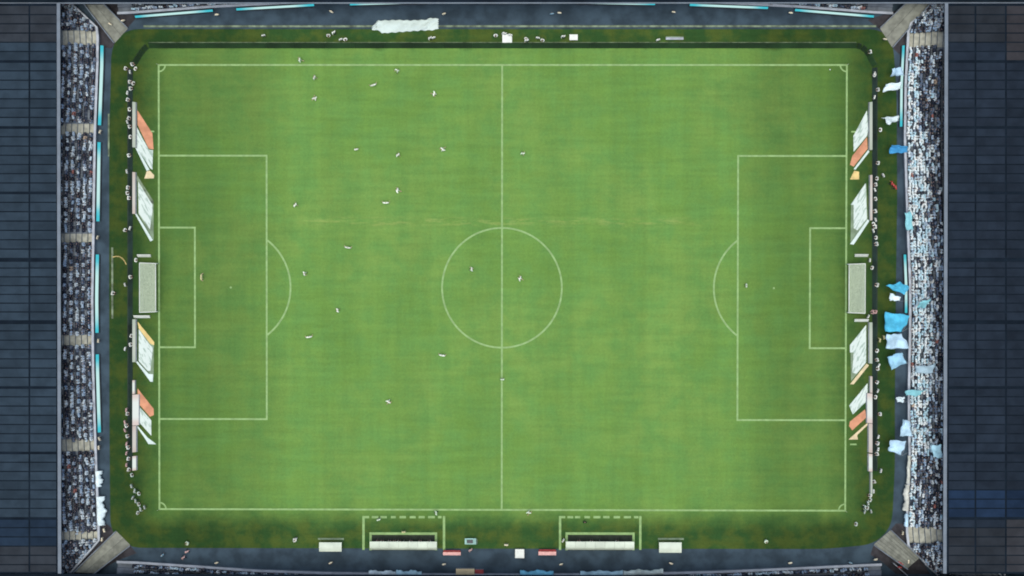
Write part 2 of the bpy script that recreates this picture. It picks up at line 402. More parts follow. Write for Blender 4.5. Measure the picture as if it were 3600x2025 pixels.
def person_mesh(kind, detail, player):
    J = pose(kind); names = list(J); idx = {n:i for i,n in enumerate(names)}
    bulk = dict(pelvis=1.12, spine=1.18, chest=1.2, sho=1.25, elb=1.3, wri=1.25) if not player else dict(spine=1.2, chest=1.22, sho=1.3, elb=1.3, wri=1.2, palm=1.05)
    V = [Vector(J[n]) for n in names]; rad = [tuple(q*bulk.get(n if n in RAD else n[:-1], 1.0) for q in RAD[n if n in RAD else n[:-1]]) for n in names]
    E = [('pelvis','spine'),('spine','chest'),('chest','neck'),('neck','chin'),('chin','crown')]
    for n in 'lr':
        E += [('pelvis','hip'+n),('hip'+n,'knee'+n),('knee'+n,'ank'+n),('ank'+n,'toe'+n),('chest','sho'+n),('sho'+n,'elb'+n),('elb'+n,'wri'+n),('wri'+n,'palm'+n)]
    part = []
    for a, b in E:
        if a in ('neck','chin'): p = 'head'
        elif b.startswith(('spine','chest','neck','sho','elb')): p = 'shirt'
        elif b.startswith(('wri','palm')): p = 'skin' if player else ('sleeve' if b.startswith('wri') else 'skin')
        elif b.startswith(('hip','knee')): p = 'thigh'
        elif b.startswith('ank'): p = 'shin'
        else: p = 'shoe'
        part.append(p)
    segs = [(V[idx[a]], V[idx[b]]) for a, b in E]
    edges = [(idx[a], idx[b]) for a, b in E]
    if detail:
        for n, s in (('l',-1),('r',1)):
            w, p = V[idx['wri'+n]], V[idx['palm'+n]]
            d = (p-w).normalized(); side = d.cross(Vector((s*1.0,0.3,0))); side = side.normalized() if side.length > .1 else d.orthogonal().normalized()
            bend = side.cross(d).normalized()
            for q, (o, L) in enumerate(((-.027,.062),(-.009,.072),(.009,.068),(.027,.055))):
                a = len(V); b0 = p + side*o + d*.028
                V += [b0, b0 + d*L*.55 + bend*.008, b0 + d*L*.9 + bend*.03]; rad += [(.0095,)*2, (.0088,)*2, (.0075,)*2]
                edges += [(idx['palm'+n], a), (a, a+1), (a+1, a+2)]
                for e in ((p, V[a]), (V[a], V[a+1]), (V[a+1], V[a+2])): segs.append(e); part.append('skin')
            a = len(V); b0 = w*.55 + p*.45 + side*-.038
            V += [b0, b0 + d*.04 + side*-.022]; rad += [(.011,)*2, (.009,)*2]
            edges += [(idx['palm'+n], a), (a, a+1)]
            for e in ((p, V[a]), (V[a], V[a+1])): segs.append(e); part.append('skin')
        # nose
        a = len(V); hd = (V[idx['chin']]*.45 + V[idx['crown']]*.55)
        V += [hd + Vector((0,.105,-.01))]; rad += [(.016,)*2]; edges += [(idx['chin'], a)]
        segs.append((V[idx['chin']], V[a])); part.append('head')
    me = bpy.data.meshes.new('tmp'); me.from_pydata([tuple(v) for v in V], edges, []); me.update()
    o = bpy.data.objects.new('tmp', me); COL.objects.link(o)
    md = o.modifiers.new('s', 'SKIN'); md.use_smooth_shade = True; md.branch_smoothing = 0.3
    sv = me.skin_vertices[0].data
    for i, r in enumerate(rad): sv[i].radius = r; sv[i].use_root = (i == 0)
    if detail:
        ss = o.modifiers.new('d', 'SUBSURF'); ss.levels = 1; ss.render_levels = 1
    bpy.context.view_layer.update()
    dg = bpy.context.evaluated_depsgraph_get()
    out = bpy.data.meshes.new_from_object(o.evaluated_get(dg), depsgraph=dg)
    bpy.data.objects.remove(o, do_unlink=True); bpy.data.meshes.remove(me)
    zmin = min(v.co.z for v in out.vertices)
    for v in out.vertices: v.co.z -= zmin
    A = np.array([tuple(a) for a, b in segs]); B = np.array([tuple(b) for a, b in segs])
    A[:,2] -= zmin; B[:,2] -= zmin
    D = B-A; L2 = (D*D).sum(1)+1e-9
    SL = dict(shirt=0, sleeve=0, skin=1, head=1, thigh=0 if player else 2, shin=1 if player else 2, shoe=3)
    hc = np.array(J['crown']) - np.array((0,0,zmin)); hch = np.array(J['chin']) - np.array((0,0,zmin))
    mi = []
    for f in out.polygons:
        c = np.array(f.center); t = np.clip(((c-A)*D).sum(1)/L2, 0, 1)
        dist = ((A+D*t[:,None]-c)**2).sum(1); p = part[int(dist.argmin())]
        k = SL[p]
        if p == 'head':
            up = (c-hch)[2]
            if up > .10 or (up > .0 and c[1] < hch[1]-.03): k = 4
            elif up < -.055: k = 0 if c[2] < hch[2]-.08 else 1
        mi.append(k)
    out.materials.clear()
    for nm in ('cloth','skin','trousers','shoes','hair_fair' if player else 'cloth'): out.materials.append(M[nm])
    out.polygons.foreach_set('material_index', mi)
    out.polygons.foreach_set('use_smooth', [True]*len(mi))
    out.name = 'person_'+kind
    return out
PM = {}
for kd in ('run','walk','wide','stand'): PM['player_'+kd] = person_mesh(kd, True, True)
for kd in ('stand','walk','sit','clap','crouch','flag'): PM[kd] = person_mesh(kd, True, False)
LOW = {kd: person_mesh(kd, False, False) for kd in ('stand','sit','clap')}

ORD = ['first','second','third','fourth','fifth','sixth','seventh','eighth','ninth','tenth','eleventh','twelfth','thirteenth','fourteenth','fifteenth',
       'sixteenth','seventeenth','eighteenth','nineteenth','twentieth','twenty-first','twenty-second','twenty-third','twenty-fourth','twenty-fifth',
       'twenty-sixth','twenty-seventh','twenty-eighth','twenty-ninth','thirtieth','thirty-first','thirty-second','thirty-third','thirty-fourth','thirty-fifth','thirty-sixth','thirty-seventh','thirty-eighth','thirty-ninth','fortieth']
def person(loc, mesh, rz, col, label, group=None, scale=1.0, cat='person'):
    o = bpy.data.objects.new('person', PM[mesh]); COL.objects.link(o)
    o.location = loc; o.rotation_euler = (0, 0, rz); o.scale = (scale,)*3
    o.color = (*col, 1)
    return tag(o, label, cat, group)

# ------------------------------------------------------------------ stands
WALL_Z = 1.12; ROW_D = 0.80; ROW_H = 0.42; NROW = 11; ROOF_Z = 9.5
LEFT_PX = [(252,10),(298,52),(343,95),(347,130),(346,230),(337,470),(332,820),(328,1050),(331,1300),(337,1500),(342,1650),(350,1850),(351,1900),(300,1958),(250,2015)]
RIGHT_PX = [(3272,10),(3235,48),(3200,80),(3190,110),(3187,160),(3180,300),(3178,500),(3183,650),(3190,850),(3196,1000),(3196,1150),(3192,1350),(3192,1500),(3195,1600),(3188,1750),(3185,1870),(3190,1915),(3215,1945),(3245,1975),(3296,2020)]
TOP_PX = [(412,50),(475,47),(748,27),(1104,9),(1505,-2),(1767,-3),(2026,-1),(2425,8),(2795,26),(3072,47),(3140,50)]
BOT_PX = [(410,1972),(480,1974),(690,1988),(900,2003),(1140,2011),(1500,2017),(1800,2018),(2150,2016),(2500,2008),(2714,1999),(2900,1990),(3050,1983),(3100,1981)]
def polyline(pxs, z): return [P(x, y, z).xy for x, y in pxs]
def resample(pts, step):
    out = []; carry = 0.0
    for a, b in zip(pts[:-1], pts[1:]):
        L = (b-a).length; t = carry
        while t < L: out.append(a + (b-a)*(t/L)); t += step
        carry = t-L
    return out
STANDS = {}
def stand(key, pxs, out, label, gaps, axis):
    F = polyline(pxs, WALL_Z); out = Vector(out)
    root = empty('grandstand', (F[len(F)//2].x, F[len(F)//2].y, 0), label, 'grandstand')
    off = lambda d: [p + out*d for p in F]
    def bar(name, d0, d1, z0, z1, mat):
        A, B = off(d0), off(d1)
        return MB().sweep([[(a.x,a.y,z0),(b.x,b.y,z0),(b.x,b.y,z1),(a.x,a.y,z1)] for a, b in zip(A, B)]).build(name, mat, root, False)
    bar('front_wall', 0.06, 0.30, 0, WALL_Z-0.08, M['concrete'])
    bar('wall_coping', 0.0, 0.36, WALL_Z-0.078, WALL_Z, M['coping'])
    for r in range(NROW):
        bar('terrace_step', 0.302+ROW_D*r, 0.30+ROW_D*(r+1), 0.0, 0.45+ROW_H*r, M['concrete'])
    top = 0.45+ROW_H*(NROW-1); bk = 0.30+ROW_D*NROW
    bar('back_wall', bk+0.01, bk+0.25, 0, top+1.2, M['concrete'])
    rz_ = (ROOF_Z if axis == 'y' else 7.2)-0.36
    for q in resample(off(bk+0.5), 8.0):
        MB().tube((q.x,q.y,0),(q.x,q.y,rz_), .18, .14, k=8).build('roof_column', M['dark_steel'], root, False)
    # seats, one mesh of all the tip-up seats
    sb = MB(); rows = []
    for r in range(NROW):
        d = 0.30+ROW_D*r; z = 0.45+ROW_H*r; ps = []
        for q in resample(off(d+0.48), 0.52):
            px, py = proj((q.x, q.y, z+0.5))
            u = py if axis == 'y' else px
            if any(a < u < b for a, b in gaps): continue
            if not (185 < px < 3345 and -15 < py < 2042): continue
            ps.append((q, z))
            o2 = out*0.20; w = Vector((-out.y, out.x))*0.21
            c0 = q - o2; c1 = q + o2*0.8; c2 = q + o2*1.15
            vs_ = [(c0-w),(c0+w),(c1+w),(c1-w)]
            sb.prism([(v.x,v.y) for v in vs_], z+0.40, z+0.45)
            vs_ = [(c1-w),(c1+w),(c2+w),(c2-w)]
            sb.prism([(v.x,v.y) for v in vs_], z+0.36, z+0.80)
        rows.append(ps)
    s_ = sb.build('seat_rows', M['seat'], root, False, fix=False); s_['kind'] = 'stuff'
    # bare gangway landings between the seat blocks
    for a, b in gaps:
        for r in range(8):
            A = off(0.31+ROW_D*r); B = off(0.28+ROW_D*(r+1)); z = 0.455+ROW_H*r
            secs = []
            ys = [proj((p.x,p.y,z))[1 if axis == 'y' else 0] for p in A]
            def at(line, u):
                for i in range(len(ys)-1):
                    if (ys[i]-u)*(ys[i+1]-u) <= 0 and ys[i] != ys[i+1]:
                        t = (u-ys[i])/(ys[i+1]-ys[i]); return line[i].lerp(line[i+1], t)
                return None
            q = [at(A,a), at(B,a), at(B,b), at(A,b)]
            if any(v is None for v in q): continue
            MB().prism([(v.x,v.y) for v in q], z, z+0.05).build('landing', M['landing'], root, False)
    STANDS[key] = dict(root=root, F=F, out=out, rows=rows, off=off)
    return root
GL = [(108,158),(436,472),(822,852),(1178,1216),(1545,1586),(1868,1898)]
GR = [(112,166),(1852,1908)]
stand('left', LEFT_PX, (-1,0), 'left grandstand behind the left goal under a dark panelled roof', GL, 'y')
stand('right', RIGHT_PX, (1,0), 'right grandstand packed with pale blue and white fans behind the right goal', GR, 'y')
stand('top', TOP_PX, (0,1), 'top grandstand with a bowed front wall carrying seven glowing cyan strips', [(395,470),(3050,3150)], 'x')
stand('bottom', BOT_PX, (0,-1), 'bottom grandstand behind the dugouts along the lower edge', [(395,470),(3050,3110)], 'x')

# roofs -----------------------------------------------------------------
HEAVY = [-15, 215, 447, 677, 910, 1129, 1361, 1591, 1821, 2051]
def roof_side(key, cols, edge, deck_to):
    root = STANDS[key]['root']
    a, b = P(edge[0], 12, ROOF_Z), P(edge[1], 2016, ROOF_Z)
    out = P(deck_to, 1012, ROOF_Z).x
    MB().prism([(a.x,a.y),(b.x,b.y),(out,b.y),(out,a.y)], ROOF_Z-0.35, ROOF_Z-0.06).build('roof_deck', M['deck'], root, False)
    s = 1 if out > a.x else -1
    MB().prism([(a.x,a.y),(b.x,b.y),(b.x+s*0.5,b.y),(a.x+s*0.5,a.y)], ROOF_Z-0.055, ROOF_Z+0.12).build('roof_gutter', M['gutter'], root, False)
    cache = {}
    for i in range(len(HEAVY)-1):
        y0, y1 = HEAVY[i], HEAVY[i+1]; st = (y1-y0-3.0)/7
        for j in range(7):
            pa_ = y0+1.5+(3.5 if abs(y0-1020) < 130 else 1.6 if True else 0)+j*st; pb = y0+1.5+(j+1)*st-2.0
            pa_ = y0+1.5+j*st+2.0+(7.0 if (j == 0 and abs(y0-1020) < 130) else 2.6 if j == 0 else 0)
            if pb < 22 or pa_ > 2008: continue
            pa_ = max(pa_, 20); pb = min(pb, 2010)
            for ci, (x0, x1) in enumerate(cols):
                A, B = P(x0, pb, ROOF_Z), P(x1, pa_, ROOF_Z)
                t = 0.02 + 0.03*random.random()
                o = MB().box((min(A.x,B.x), min(A.y,B.y), ROOF_Z-0.059), (max(A.x,B.x), max(A.y,B.y), ROOF_Z+t)).build('roof_panel', M['panel'], root, False)
                base = np.array((0.0195, 0.0320, 0.0445)) if key == 'left' else np.array((0.0120, 0.0185, 0.0280))
                v = 0.86+0.28*random.random()
                c = base*v
                if (pa_ < 150 or pa_ > 1850): c = np.array((0.022,0.027,0.033))*v if key == 'left' else np.array((0.017,0.021,0.026))*v
                if key == 'right':
                    if 1700 < pa_ < 1815: c = np.array((0.0095,0.0205,0.042))*v
                    if ci == 2 and pa_ > 1815: c = np.array((0.025,0.027,0.031))*v
                    if ci == 2 and pa_ < 215: c = np.array((0.026,0.026,0.029))*v
                    if ci == 2 and 215 <= pa_ <= 1815: c = c*0.85
                elif 1800 < pa_ < 1900: c = np.array((0.011,0.021,0.036))*v
                o.color = (*c, 1)
roof_side('left', [(-12, 100.5), (106.5, 198)], (212, 216), -260)
roof_side('right', [(3335, 3426), (3432, 3533), (3539, 3640)], (3321, 3315), 3860)
for key, y, dirn in (('top', 8, 1), ('bottom', 2021.5, -1)):
    root = STANDS[key]['root']
    ROOF_Z = 7.2
    a, b = P(-262, y, ROOF_Z), P(3862, y, ROOF_Z)
    far = a.y + dirn*24
    MB().box((a.x, min(a.y,far), ROOF_Z-0.30), (b.x, max(a.y,far), ROOF_Z+0.0)).build('roof_deck', M['deck'], root, False)
    MB().box((a.x, min(a.y-dirn*0.02,a.y-dirn*0.20), ROOF_Z-0.32), (b.x, max(a.y-dirn*0.02,a.y-dirn*0.20), ROOF_Z-0.05)).build('roof_gutter', M['gutter'] if key == 'top' else M['deck'], root, False)
    for i in range(26):
        x0 = a.x + (b.x-a.x)*i/26
        MB().box((x0+0.06, min(a.y+dirn*0.5,far), ROOF_Z+0.003), (x0+(b.x-a.x)/26-0.06, max(a.y+dirn*0.5,far), ROOF_Z+0.05)).build('roof_panel', M['deck'], root, False)

# glowing LED strips along the front walls --------------------------------
def led_board(poly, z0, z1, inward, depth, mat, label, group, cat='led board', name='led_board', d0=0.10):
    """sloped screen standing in front of poly (xy points along the wall), foot towards the pitch"""
    c = poly[len(poly)//2]
    root = empty(name, (c.x, c.y, 0), label, cat, group)
    iw = Vector(inward)
    A = [p + iw*d0 for p in poly]; B = [p + iw*(d0+depth) for p in poly]
    secs = [[(a.x,a.y,z1),(b.x,b.y,z0),(b.x,b.y,0.0),(a.x,a.y,0.0)] for a, b in zip(A, B)]
    MB().sweep(secs).build('casing', M['dark_steel'] if name == 'led_board' else M['steel'], root, False)
    lift = 0.02; n = len(poly)
    u = [(a.x + iw.x*0.03, a.y + iw.y*0.03, z1+lift) for a in A]; w = [(b.x - iw.x*0.03, b.y - iw.y*0.03, z0+lift) for b in B]
    lo = 0.015
    sc = MB().sweep([[p, q, (q[0],q[1],q[2]-lo), (p[0],p[1],p[2]-lo)] for p, q in zip(u, w)]).build('screen', mat, root, False)
    at = sc.data.attributes.new('along', 'FLOAT', 'POINT')
    at.data.foreach_set('value', np.repeat(np.linspace(0, 1, n), 4).astype(np.float32))
    return root
def interp(pxs, v, axis):
    pts = sorted([(p[1], p[0]) if axis == 'y' else (p[0], p[1]) for p in pxs])
    return float(np.interp(v, [p[0] for p in pts], [p[1] for p in pts]))
top_led = [(475,61),(748,39),(831,35),(1104,19.5),(1230,17),(1505,9),(1628,8.5),(1903,8.5),(2026,10.5),(2303,16),(2425,19),(2700,30),(2795,37),(3072,60)]
for i in range(7):
    (xa, ya), (xb, yb) = top_led[2*i], top_led[2*i+1]
    pl = [P(xa+(xb-xa)*t, ya+(yb-ya)*t-5.5, 0.75).xy for t in np.linspace(0, 1, 9)]
    led_board(pl, 0.35, 1.0, (0,-1), 0.42, M['led'], '%s glowing cyan LED strip from the left on the top stand wall' % ORD[i], 'cyan led strips on the top wall', d0=0.0)
for i, (ya, yb) in enumerate(((160,440),(500,778),(895,1170),(1246,1520))):
    pl = [P(interp(LEFT_PX, y, 'y')+7, y, 0.75).xy for y in np.linspace(ya, yb, 9)]
    led_board(pl, 0.35, 1.0, (1,0), 0.52, M['led'], '%s glowing cyan LED strip from the top on the left stand wall' % ORD[i], 'cyan led strips on the left wall', d0=0.0)
for i, (ya, yb) in enumerate(((160,445),(895,1100))):
    pl = [P(interp(RIGHT_PX, y, 'y')-7, y, 0.75).xy for y in np.linspace(ya, yb, 9)]
    led_board(pl, 0.35, 1.0, (-1,0), 0.42, M['led'], ['upper','lower'][i]+' glowing cyan LED strip on the right stand wall under the flags', 'cyan led strips on the right wall', d0=0.0)

# corner ramps ------------------------------------------------------------
def ramp(label, quad, tip, strips, dark):
    # quad: far-left, far-right, near-right(tip side), near-left in pixels, rising away from the pitch
    c = P(*quad[2])
    root = empty('access_ramp', c, label, 'ramp')
    zs = (1.6, 1.6, 0.02, 0.02)
    a, b, c2, d = [P(q[0], q[1], z) for q, z in zip(quad, zs)]
    n = strips
    for i in range(n):
        t0, t1 = i/n + (0.006 if i else 0), (i+1)/n - (0.006 if i < n-1 else 0)
        q = [a.lerp(b,t0), a.lerp(b,t1), d.lerp(c2,t1), d.lerp(c2,t0)]
        lo = [Vector((v.x,v.y,0.0)) for v in q]
        MB().add([*q, *lo], [(0,1,2,3),(7,6,5,4),(0,4,5,1),(1,5,6,2),(2,6,7,3),(3,7,4,0)]).build('ramp_slab', M['ramp'], root, False)
    for u, v in ((a, d), (b, c2)):
        dirv = (v-u).xy.normalized(); nn = Vector((-dirv.y, dirv.x))*0.14
        if nn.dot(((a+b+c2+d)/4 - u).xy) > 0: nn = -nn
        u2, v2 = u.xy+nn*0.1, v.xy+nn*0.1; u3, v3 = u.xy+nn, v.xy+nn
        MB().add([(u2.x,u2.y,0),(v2.x,v2.y,0),(v3.x,v3.y,0),(u3.x,u3.y,0),(u2.x,u2.y,2.3),(v2.x,v2.y,0.5),(v3.x,v3.y,0.5),(u3.x,u3.y,2.3)],
                 [(3,2,1,0),(4,5,6,7),(0,1,5,4),(1,2,6,5),(2,3,7,6),(3,0,4,7)]).build('side_wall', M['concrete'], root, False)
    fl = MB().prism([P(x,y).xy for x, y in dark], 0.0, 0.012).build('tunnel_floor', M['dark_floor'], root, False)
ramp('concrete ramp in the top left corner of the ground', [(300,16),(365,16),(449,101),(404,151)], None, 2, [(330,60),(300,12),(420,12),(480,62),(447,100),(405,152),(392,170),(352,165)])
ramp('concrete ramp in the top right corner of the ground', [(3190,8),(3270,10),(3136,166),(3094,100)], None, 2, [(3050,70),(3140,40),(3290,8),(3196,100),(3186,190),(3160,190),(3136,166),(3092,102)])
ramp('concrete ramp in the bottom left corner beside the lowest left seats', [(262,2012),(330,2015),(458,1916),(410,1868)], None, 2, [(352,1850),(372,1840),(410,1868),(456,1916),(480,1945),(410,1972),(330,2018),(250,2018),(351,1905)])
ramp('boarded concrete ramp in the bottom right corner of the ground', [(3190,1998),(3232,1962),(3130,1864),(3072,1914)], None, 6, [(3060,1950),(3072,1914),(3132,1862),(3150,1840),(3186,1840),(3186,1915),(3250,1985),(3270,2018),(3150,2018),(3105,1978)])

# perimeter boards ---------------------------------------------------------
def board_run(label, px_pts, width, z1, mat_face, mat_back, seg, inward=True, group=None, name='advertising_board'):
    """row of sloped panels: px_pts is the foot line; the top edge lies `width` metres outwards"""
    pts = [P(x, y, 0).xy for x, y in px_pts]
    c = pts[len(pts)//2]
    root = empty(name, (c.x, c.y, 0), label, 'advertising board', group)
    cen = Vector((0, 0))
    for a, b in zip(pts[:-1], pts[1:]):
        L = (b-a).length; n = max(1, round(L/seg)); d = (b-a)/n
        nn = Vector((-d.y, d.x)).normalized()
        if nn.dot(a-cen) < 0: nn = -nn
        e = d.normalized()*0.015
        for i in range(n):
            p, q = a+d*i+e, a+d*(i+1)-e
            p1, q1 = p+nn*width, q+nn*width
            p2, q2 = p1+nn*0.08, q1+nn*0.08
            o = MB().add([(p.x,p.y,0.05),(q.x,q.y,0.05),(q1.x,q1.y,z1),(p1.x,p1.y,z1),(p2.x,p2.y,z1-0.03),(q2.x,q2.y,z1-0.03),(q2.x,q2.y,0.02),(p2.x,p2.y,0.02),(p.x,p.y,0.02),(q.x,q.y,0.02)],
                         [(0,1,2,3),(3,2,5,4),(4,5,6,7),(7,6,9,8),(8,9,1,0),(0,3,4,7,8),(1,9,6,5,2)]).build('board_panel', mat_face, root, False)
        MB().sweep([[(v.x+nn.x*(width+0.085), v.y+nn.y*(width+0.085), 0.0), (v.x+nn.x*(width+0.26), v.y+nn.y*(width+0.26), 0.0),
                     (v.x+nn.x*(width+0.26), v.y+nn.y*(width+0.26), 0.12), (v.x+nn.x*(width+0.085), v.y+nn.y*(width+0.085), 0.12)] for v in (a, b)]).build('cable_duct', mat_back, root, False)
    return root
board_run('long row of unlit dark boards along the top touchline', [(524,170),(3010,170)], 0.68, 0.78, M['board_dark'], M['kerb'], 4.5)
board_run('short angled dark board at the top left corner of the pitch', [(467,240),(484,225),(496,204),(510,184),(524,170)], 0.62, 0.78, M['board_dark'], M['board_back_shade'], 2.5)
board_run('short angled dark board at the top right corner of the pitch', [(3010,170),(3024,174),(3037,184),(3047,199),(3056,218),(3066,236)], 0.62, 0.78, M['board_dark'], M['board_back_shade'], 2.5)
def end_boards(side, secs, x_line, dark_y, n_lab):
    s = -1 if side == 'left' else 1
    # dark sloping board backs; their colour also stands for the shade behind them
    board_run('low shade-coloured barrier running behind the %s goal from corner to corner' % side, [(x_line, y) for y in (dark_y[0], 700, 1250, dark_y[1])], 0.55, 0.5, M['board_back_shade'], M['board_back_shade'], 5.0, name='backing')
    for i, (y0, y1, w, mt) in enumerate(secs):
        xin = x_line - s*(3+w)
        pl = [P(x_line - s*3, y, 0).xy for y in np.linspace(y0, y1, 7)]
        led_board(pl, 0.12, 0.95, (-s, 0), w/23.0, M[mt], '%s lit advertising board from the top behind the %s goal line' % (ORD[i], side), 'lit boards behind the %s goal line' % side, 'advertising board', 'advertising_board', d0=0.0)
end_boards('left', [(360,519,12,'led_grey'),(606,752,11,'led_pale'),(1122,1272,12,'led_grey'),(1336,1384,9,'led_white'),(1386,1494,22,'led_white'),(1496,1588,14,'led_pale'),(1602,1652,14,'led_white')], 467, (242,1655), 7)
end_boards('right', [(360,528,11,'led_grey'),(616,775,9,'led_pale'),(1133,1277,12,'led_grey'),(1322,1380,9,'led_pale'),(1382,1486,19,'led_white'),(1488,1590,14,'led_pale'),(1594,1656,14,'led_white'),(1658,1742,7,'led_grey')], 3066, (238,1655), 8)
for y, x0, x1, lab in ((900,484,531,'upper short white board beside the left goal'),(1114,472,528,'lower short white board beside the left goal'),
                       (899,3004,3051,'upper short white board beside the right goal'),(1127,3003,3052,'lower short white board beside the right goal')):
    A, B = P(x0, y+4), P(x1, y-4)
    root = empty('side_board', ((A.x+B.x)/2, (A.y+B.y)/2, 0), lab, 'board', 'short boards beside the goals')
    MB().add([(A.x,A.y,.04),(B.x,A.y,.04),(B.x,B.y,.62),(A.x,B.y,.62),(A.x,B.y+.06,.60),(B.x,B.y+.06,.60),(B.x,B.y+.06,.04),(A.x,B.y+.06,.04)],
             [(0,1,2,3),(3,2,5,4),(4,5,6,7),(7,6,1,0),(0,3,4,7),(1,6,5,2)]).build('panel', M['white'], root, False)
    for x in (A.x+.25, B.x-.25):
        MB().box((x-.04, A.y+.05, 0.0), (x+.04, B.y+.05, 0.038)).build('foot', M['dark_steel'], root, False)

# stretched print carpets beside the goals ---------------------------------
def carpet(label, pieces):
    c = P(*pieces[0][2][0])
    root = empty('printed_carpet', (c.x, c.y, 0), label, 'carpet', 'printed carpets beside the goals')
    for i, (nm, mt, poly) in enumerate(pieces):
        z = 0.022 + 0.009*(i+1)
        MB().prism([P(x, y).xy for x, y in poly], 0.018, z).build(nm, M[mt], root, False)
carpet('orange and white slanted carpet nearest the top left corner', [
    ('print_band','orange',[(483,387),(536,469),(540,525),(523,523),(484,439)]),
    ('print_field','print_white',[(478,441),(523,526),(538,528),(536,597),(527,590),(478,514)]),
    ('print_stripe','cloth_white',[(476,519),(484,523),(526,597),(516,601)]),
    ('print_corner','cream',[(516,602),(527,600),(542,616),(541,627),(508,628)])])
carpet('white slanted carpet with pale edges just above the left goal', [
    ('mat','mat_grey',[(484,632),(540,719),(540,846),(486,752)]),
    ('print_stripe','kerb',[(482,616),(540,707),(540,718),(531,712),(482,635)]),
    ('print_field','print_white',[(486,638),(536,720),(536,743),(527,806),(488,750)]),
    ('print_stripe','cloth_white',[(472,747),(480,750),(538,844),(529,849)])])
carpet('yellow edged white slanted carpet just below the left goal', [
    ('mat','mat_grey',[(488,1157),(541,1214),(540,1330),(488,1270)]),
    ('print_band','yellow',[(484,1131),(542,1202),(542,1213),(529,1209),(488,1155)]),
    ('print_field','print_white',[(488,1157),(527,1213),(538,1221),(529,1304),(519,1303),(488,1269)]),
    ('print_stripe','cloth_white',[(473,1265),(482,1269),(523,1314),(538,1316),(538,1342),(529,1342)])])
carpet('orange and white slanted carpet nearest the bottom left corner', [
    ('print_band','orange',[(484,1366),(540,1437),(541,1459),(527,1465),(484,1415)]),
    ('print_field','print_white',[(480,1418),(532,1478),(532,1532),(480,1474)]),
    ('print_stripe','cloth_white',[(477,1493),(482,1495),(519,1538),(540,1554),(549,1562),(522,1561),(512,1545)])])
carpet('white and orange slanted carpet nearest the top right corner', [
    ('print_field','print_white',[(3048,388),(3052,460),(3048,478),(3001,534),(3000,478)]),
    ('print_band','orange',[(3048,482),(3050,523),(3001,586),(2988,579),(2996,549)]),
    ('print_stripe','cloth_white',[(3053,526),(3056,534),(3007,597),(3001,594)]),
    ('print_corner','yellow',[(3003,600),(3020,604),(3020,631),(2988,631)])])
carpet('pale white slanted carpet just above the right goal', [
    ('mat','mat_grey',[(3046,644),(3050,770),(2990,852),(2992,722)]),
    ('print_field','print_white',[(3043,644),(3046,728),(3048,769),(3014,810),(3001,802),(3001,720),(2990,720)]),
    ('print_stripe','cloth_white',[(3050,771),(3056,777),(3001,860),(2988,858)])])
carpet('cream edged white slanted carpet just below the right goal', [
    ('mat','mat_grey',[(3044,1150),(3044,1276),(2992,1340),(2990,1225)]),
    ('print_field','print_white',[(3045,1142),(3045,1273),(3011,1314),(2996,1310),(3001,1239),(2988,1239),(2988,1213)]),
    ('print_stripe','cream',[(3046,1278),(3055,1284),(3001,1351),(2988,1351)])])
carpet('white and orange slanted carpet nearest the bottom right corner', [
    ('print_field','print_white',[(3050,1347),(3050,1407),(2998,1457),(2985,1426)]),
    ('print_band','orange',[(3041,1439),(3046,1467),(2996,1513),(2985,1498),(2988,1482)]),
    ('print_stripe','cream',[(3050,1486),(3052,1492),(3013,1530),(3016,1545),(2983,1545)])])

# goals ---------------------------------------------------------------------
def goal(s, label):
    root = empty('goal', (s*52.5, 0, 0), label, 'goal', 'goals')
    W2, Hh, Dp = 3.66, 2.44, 2.45
    X = lambda d: s*(52.5+d)
    for t in (1, -1):
        MB().tube((X(0), t*W2, 0), (X(0), t*W2, Hh+.06), .06, k=10).build('post', M['white'], root, False, True)
        MB().tube((X(Dp), t*(W2+.1), 0), (X(Dp), t*(W2+.1), Hh), .045, k=8).build('stanchion', M['steel'], root, False, True)
        MB().tube((X(0.06), t*W2, Hh), (X(Dp), t*(W2+.1), Hh), .055, k=6).build('side_bar', M['white'], root, False)
    MB().tube((X(0), -W2+.06, Hh), (X(0), W2-.06, Hh), .06, k=10).build('crossbar', M['white'], root, False, True)
    MB().tube((X(Dp), -W2-.1, Hh), (X(Dp), W2+.1, Hh), .055, k=6).build('rear_bar', M['white'], root, False)
    nb = MB(); r = 0.022; sp = 0.12; zt = Hh-0.07
    sag = lambda u, v: -0.16*math.sin(math.pi*u)*math.sin(math.pi*v)
    def ribbon(pts, nrm):
        A = [p - nrm*r for p in pts]; B = [p + nrm*r for p in pts]; nb.strip(A, B)
    n1 = int(2*W2/sp); n2 = int(Dp/sp)
    for i in range(n1+1):                       # top net, strands front to back, then down the back
        y = -W2 + 2*W2*i/n1
        pts = [Vector((X(Dp*j/6), y, zt+sag(j/6, i/n1))) for j in range(7)] + [Vector((X(Dp-.04), y, zt*(1-j/3))) for j in (1,2,3)]
        ribbon(pts, Vector((0,1,0)))
    for j in range(n2+1):
        x = X(Dp*j/n2)
        ribbon([Vector((x, -W2+2*W2*i/12, zt+.004+sag(j/n2, i/12))) for i in range(13)], Vector((1,0,0)))
        for t in (1, -1):
            ribbon([Vector((x, t*W2, zt)), Vector((x, t*W2, 0.02))], Vector((1,0,0)))
    for j in range(1, int(Hh/sp)):
        z = sp*j
        ribbon([Vector((X(Dp-.04), -W2, z)), Vector((X(Dp-.04), W2, z))], Vector((0,0,1)))
        for t in (1, -1): ribbon([Vector((X(0.06), t*W2, z)), Vector((X(Dp-.04), t*W2, z))], Vector((0,0,1)))
    nb.build('net', M['netting'], root, False, fix=False)
goal(-1, 'left goal with white frame and pale net'); goal(1, 'right goal with white frame and pale net')
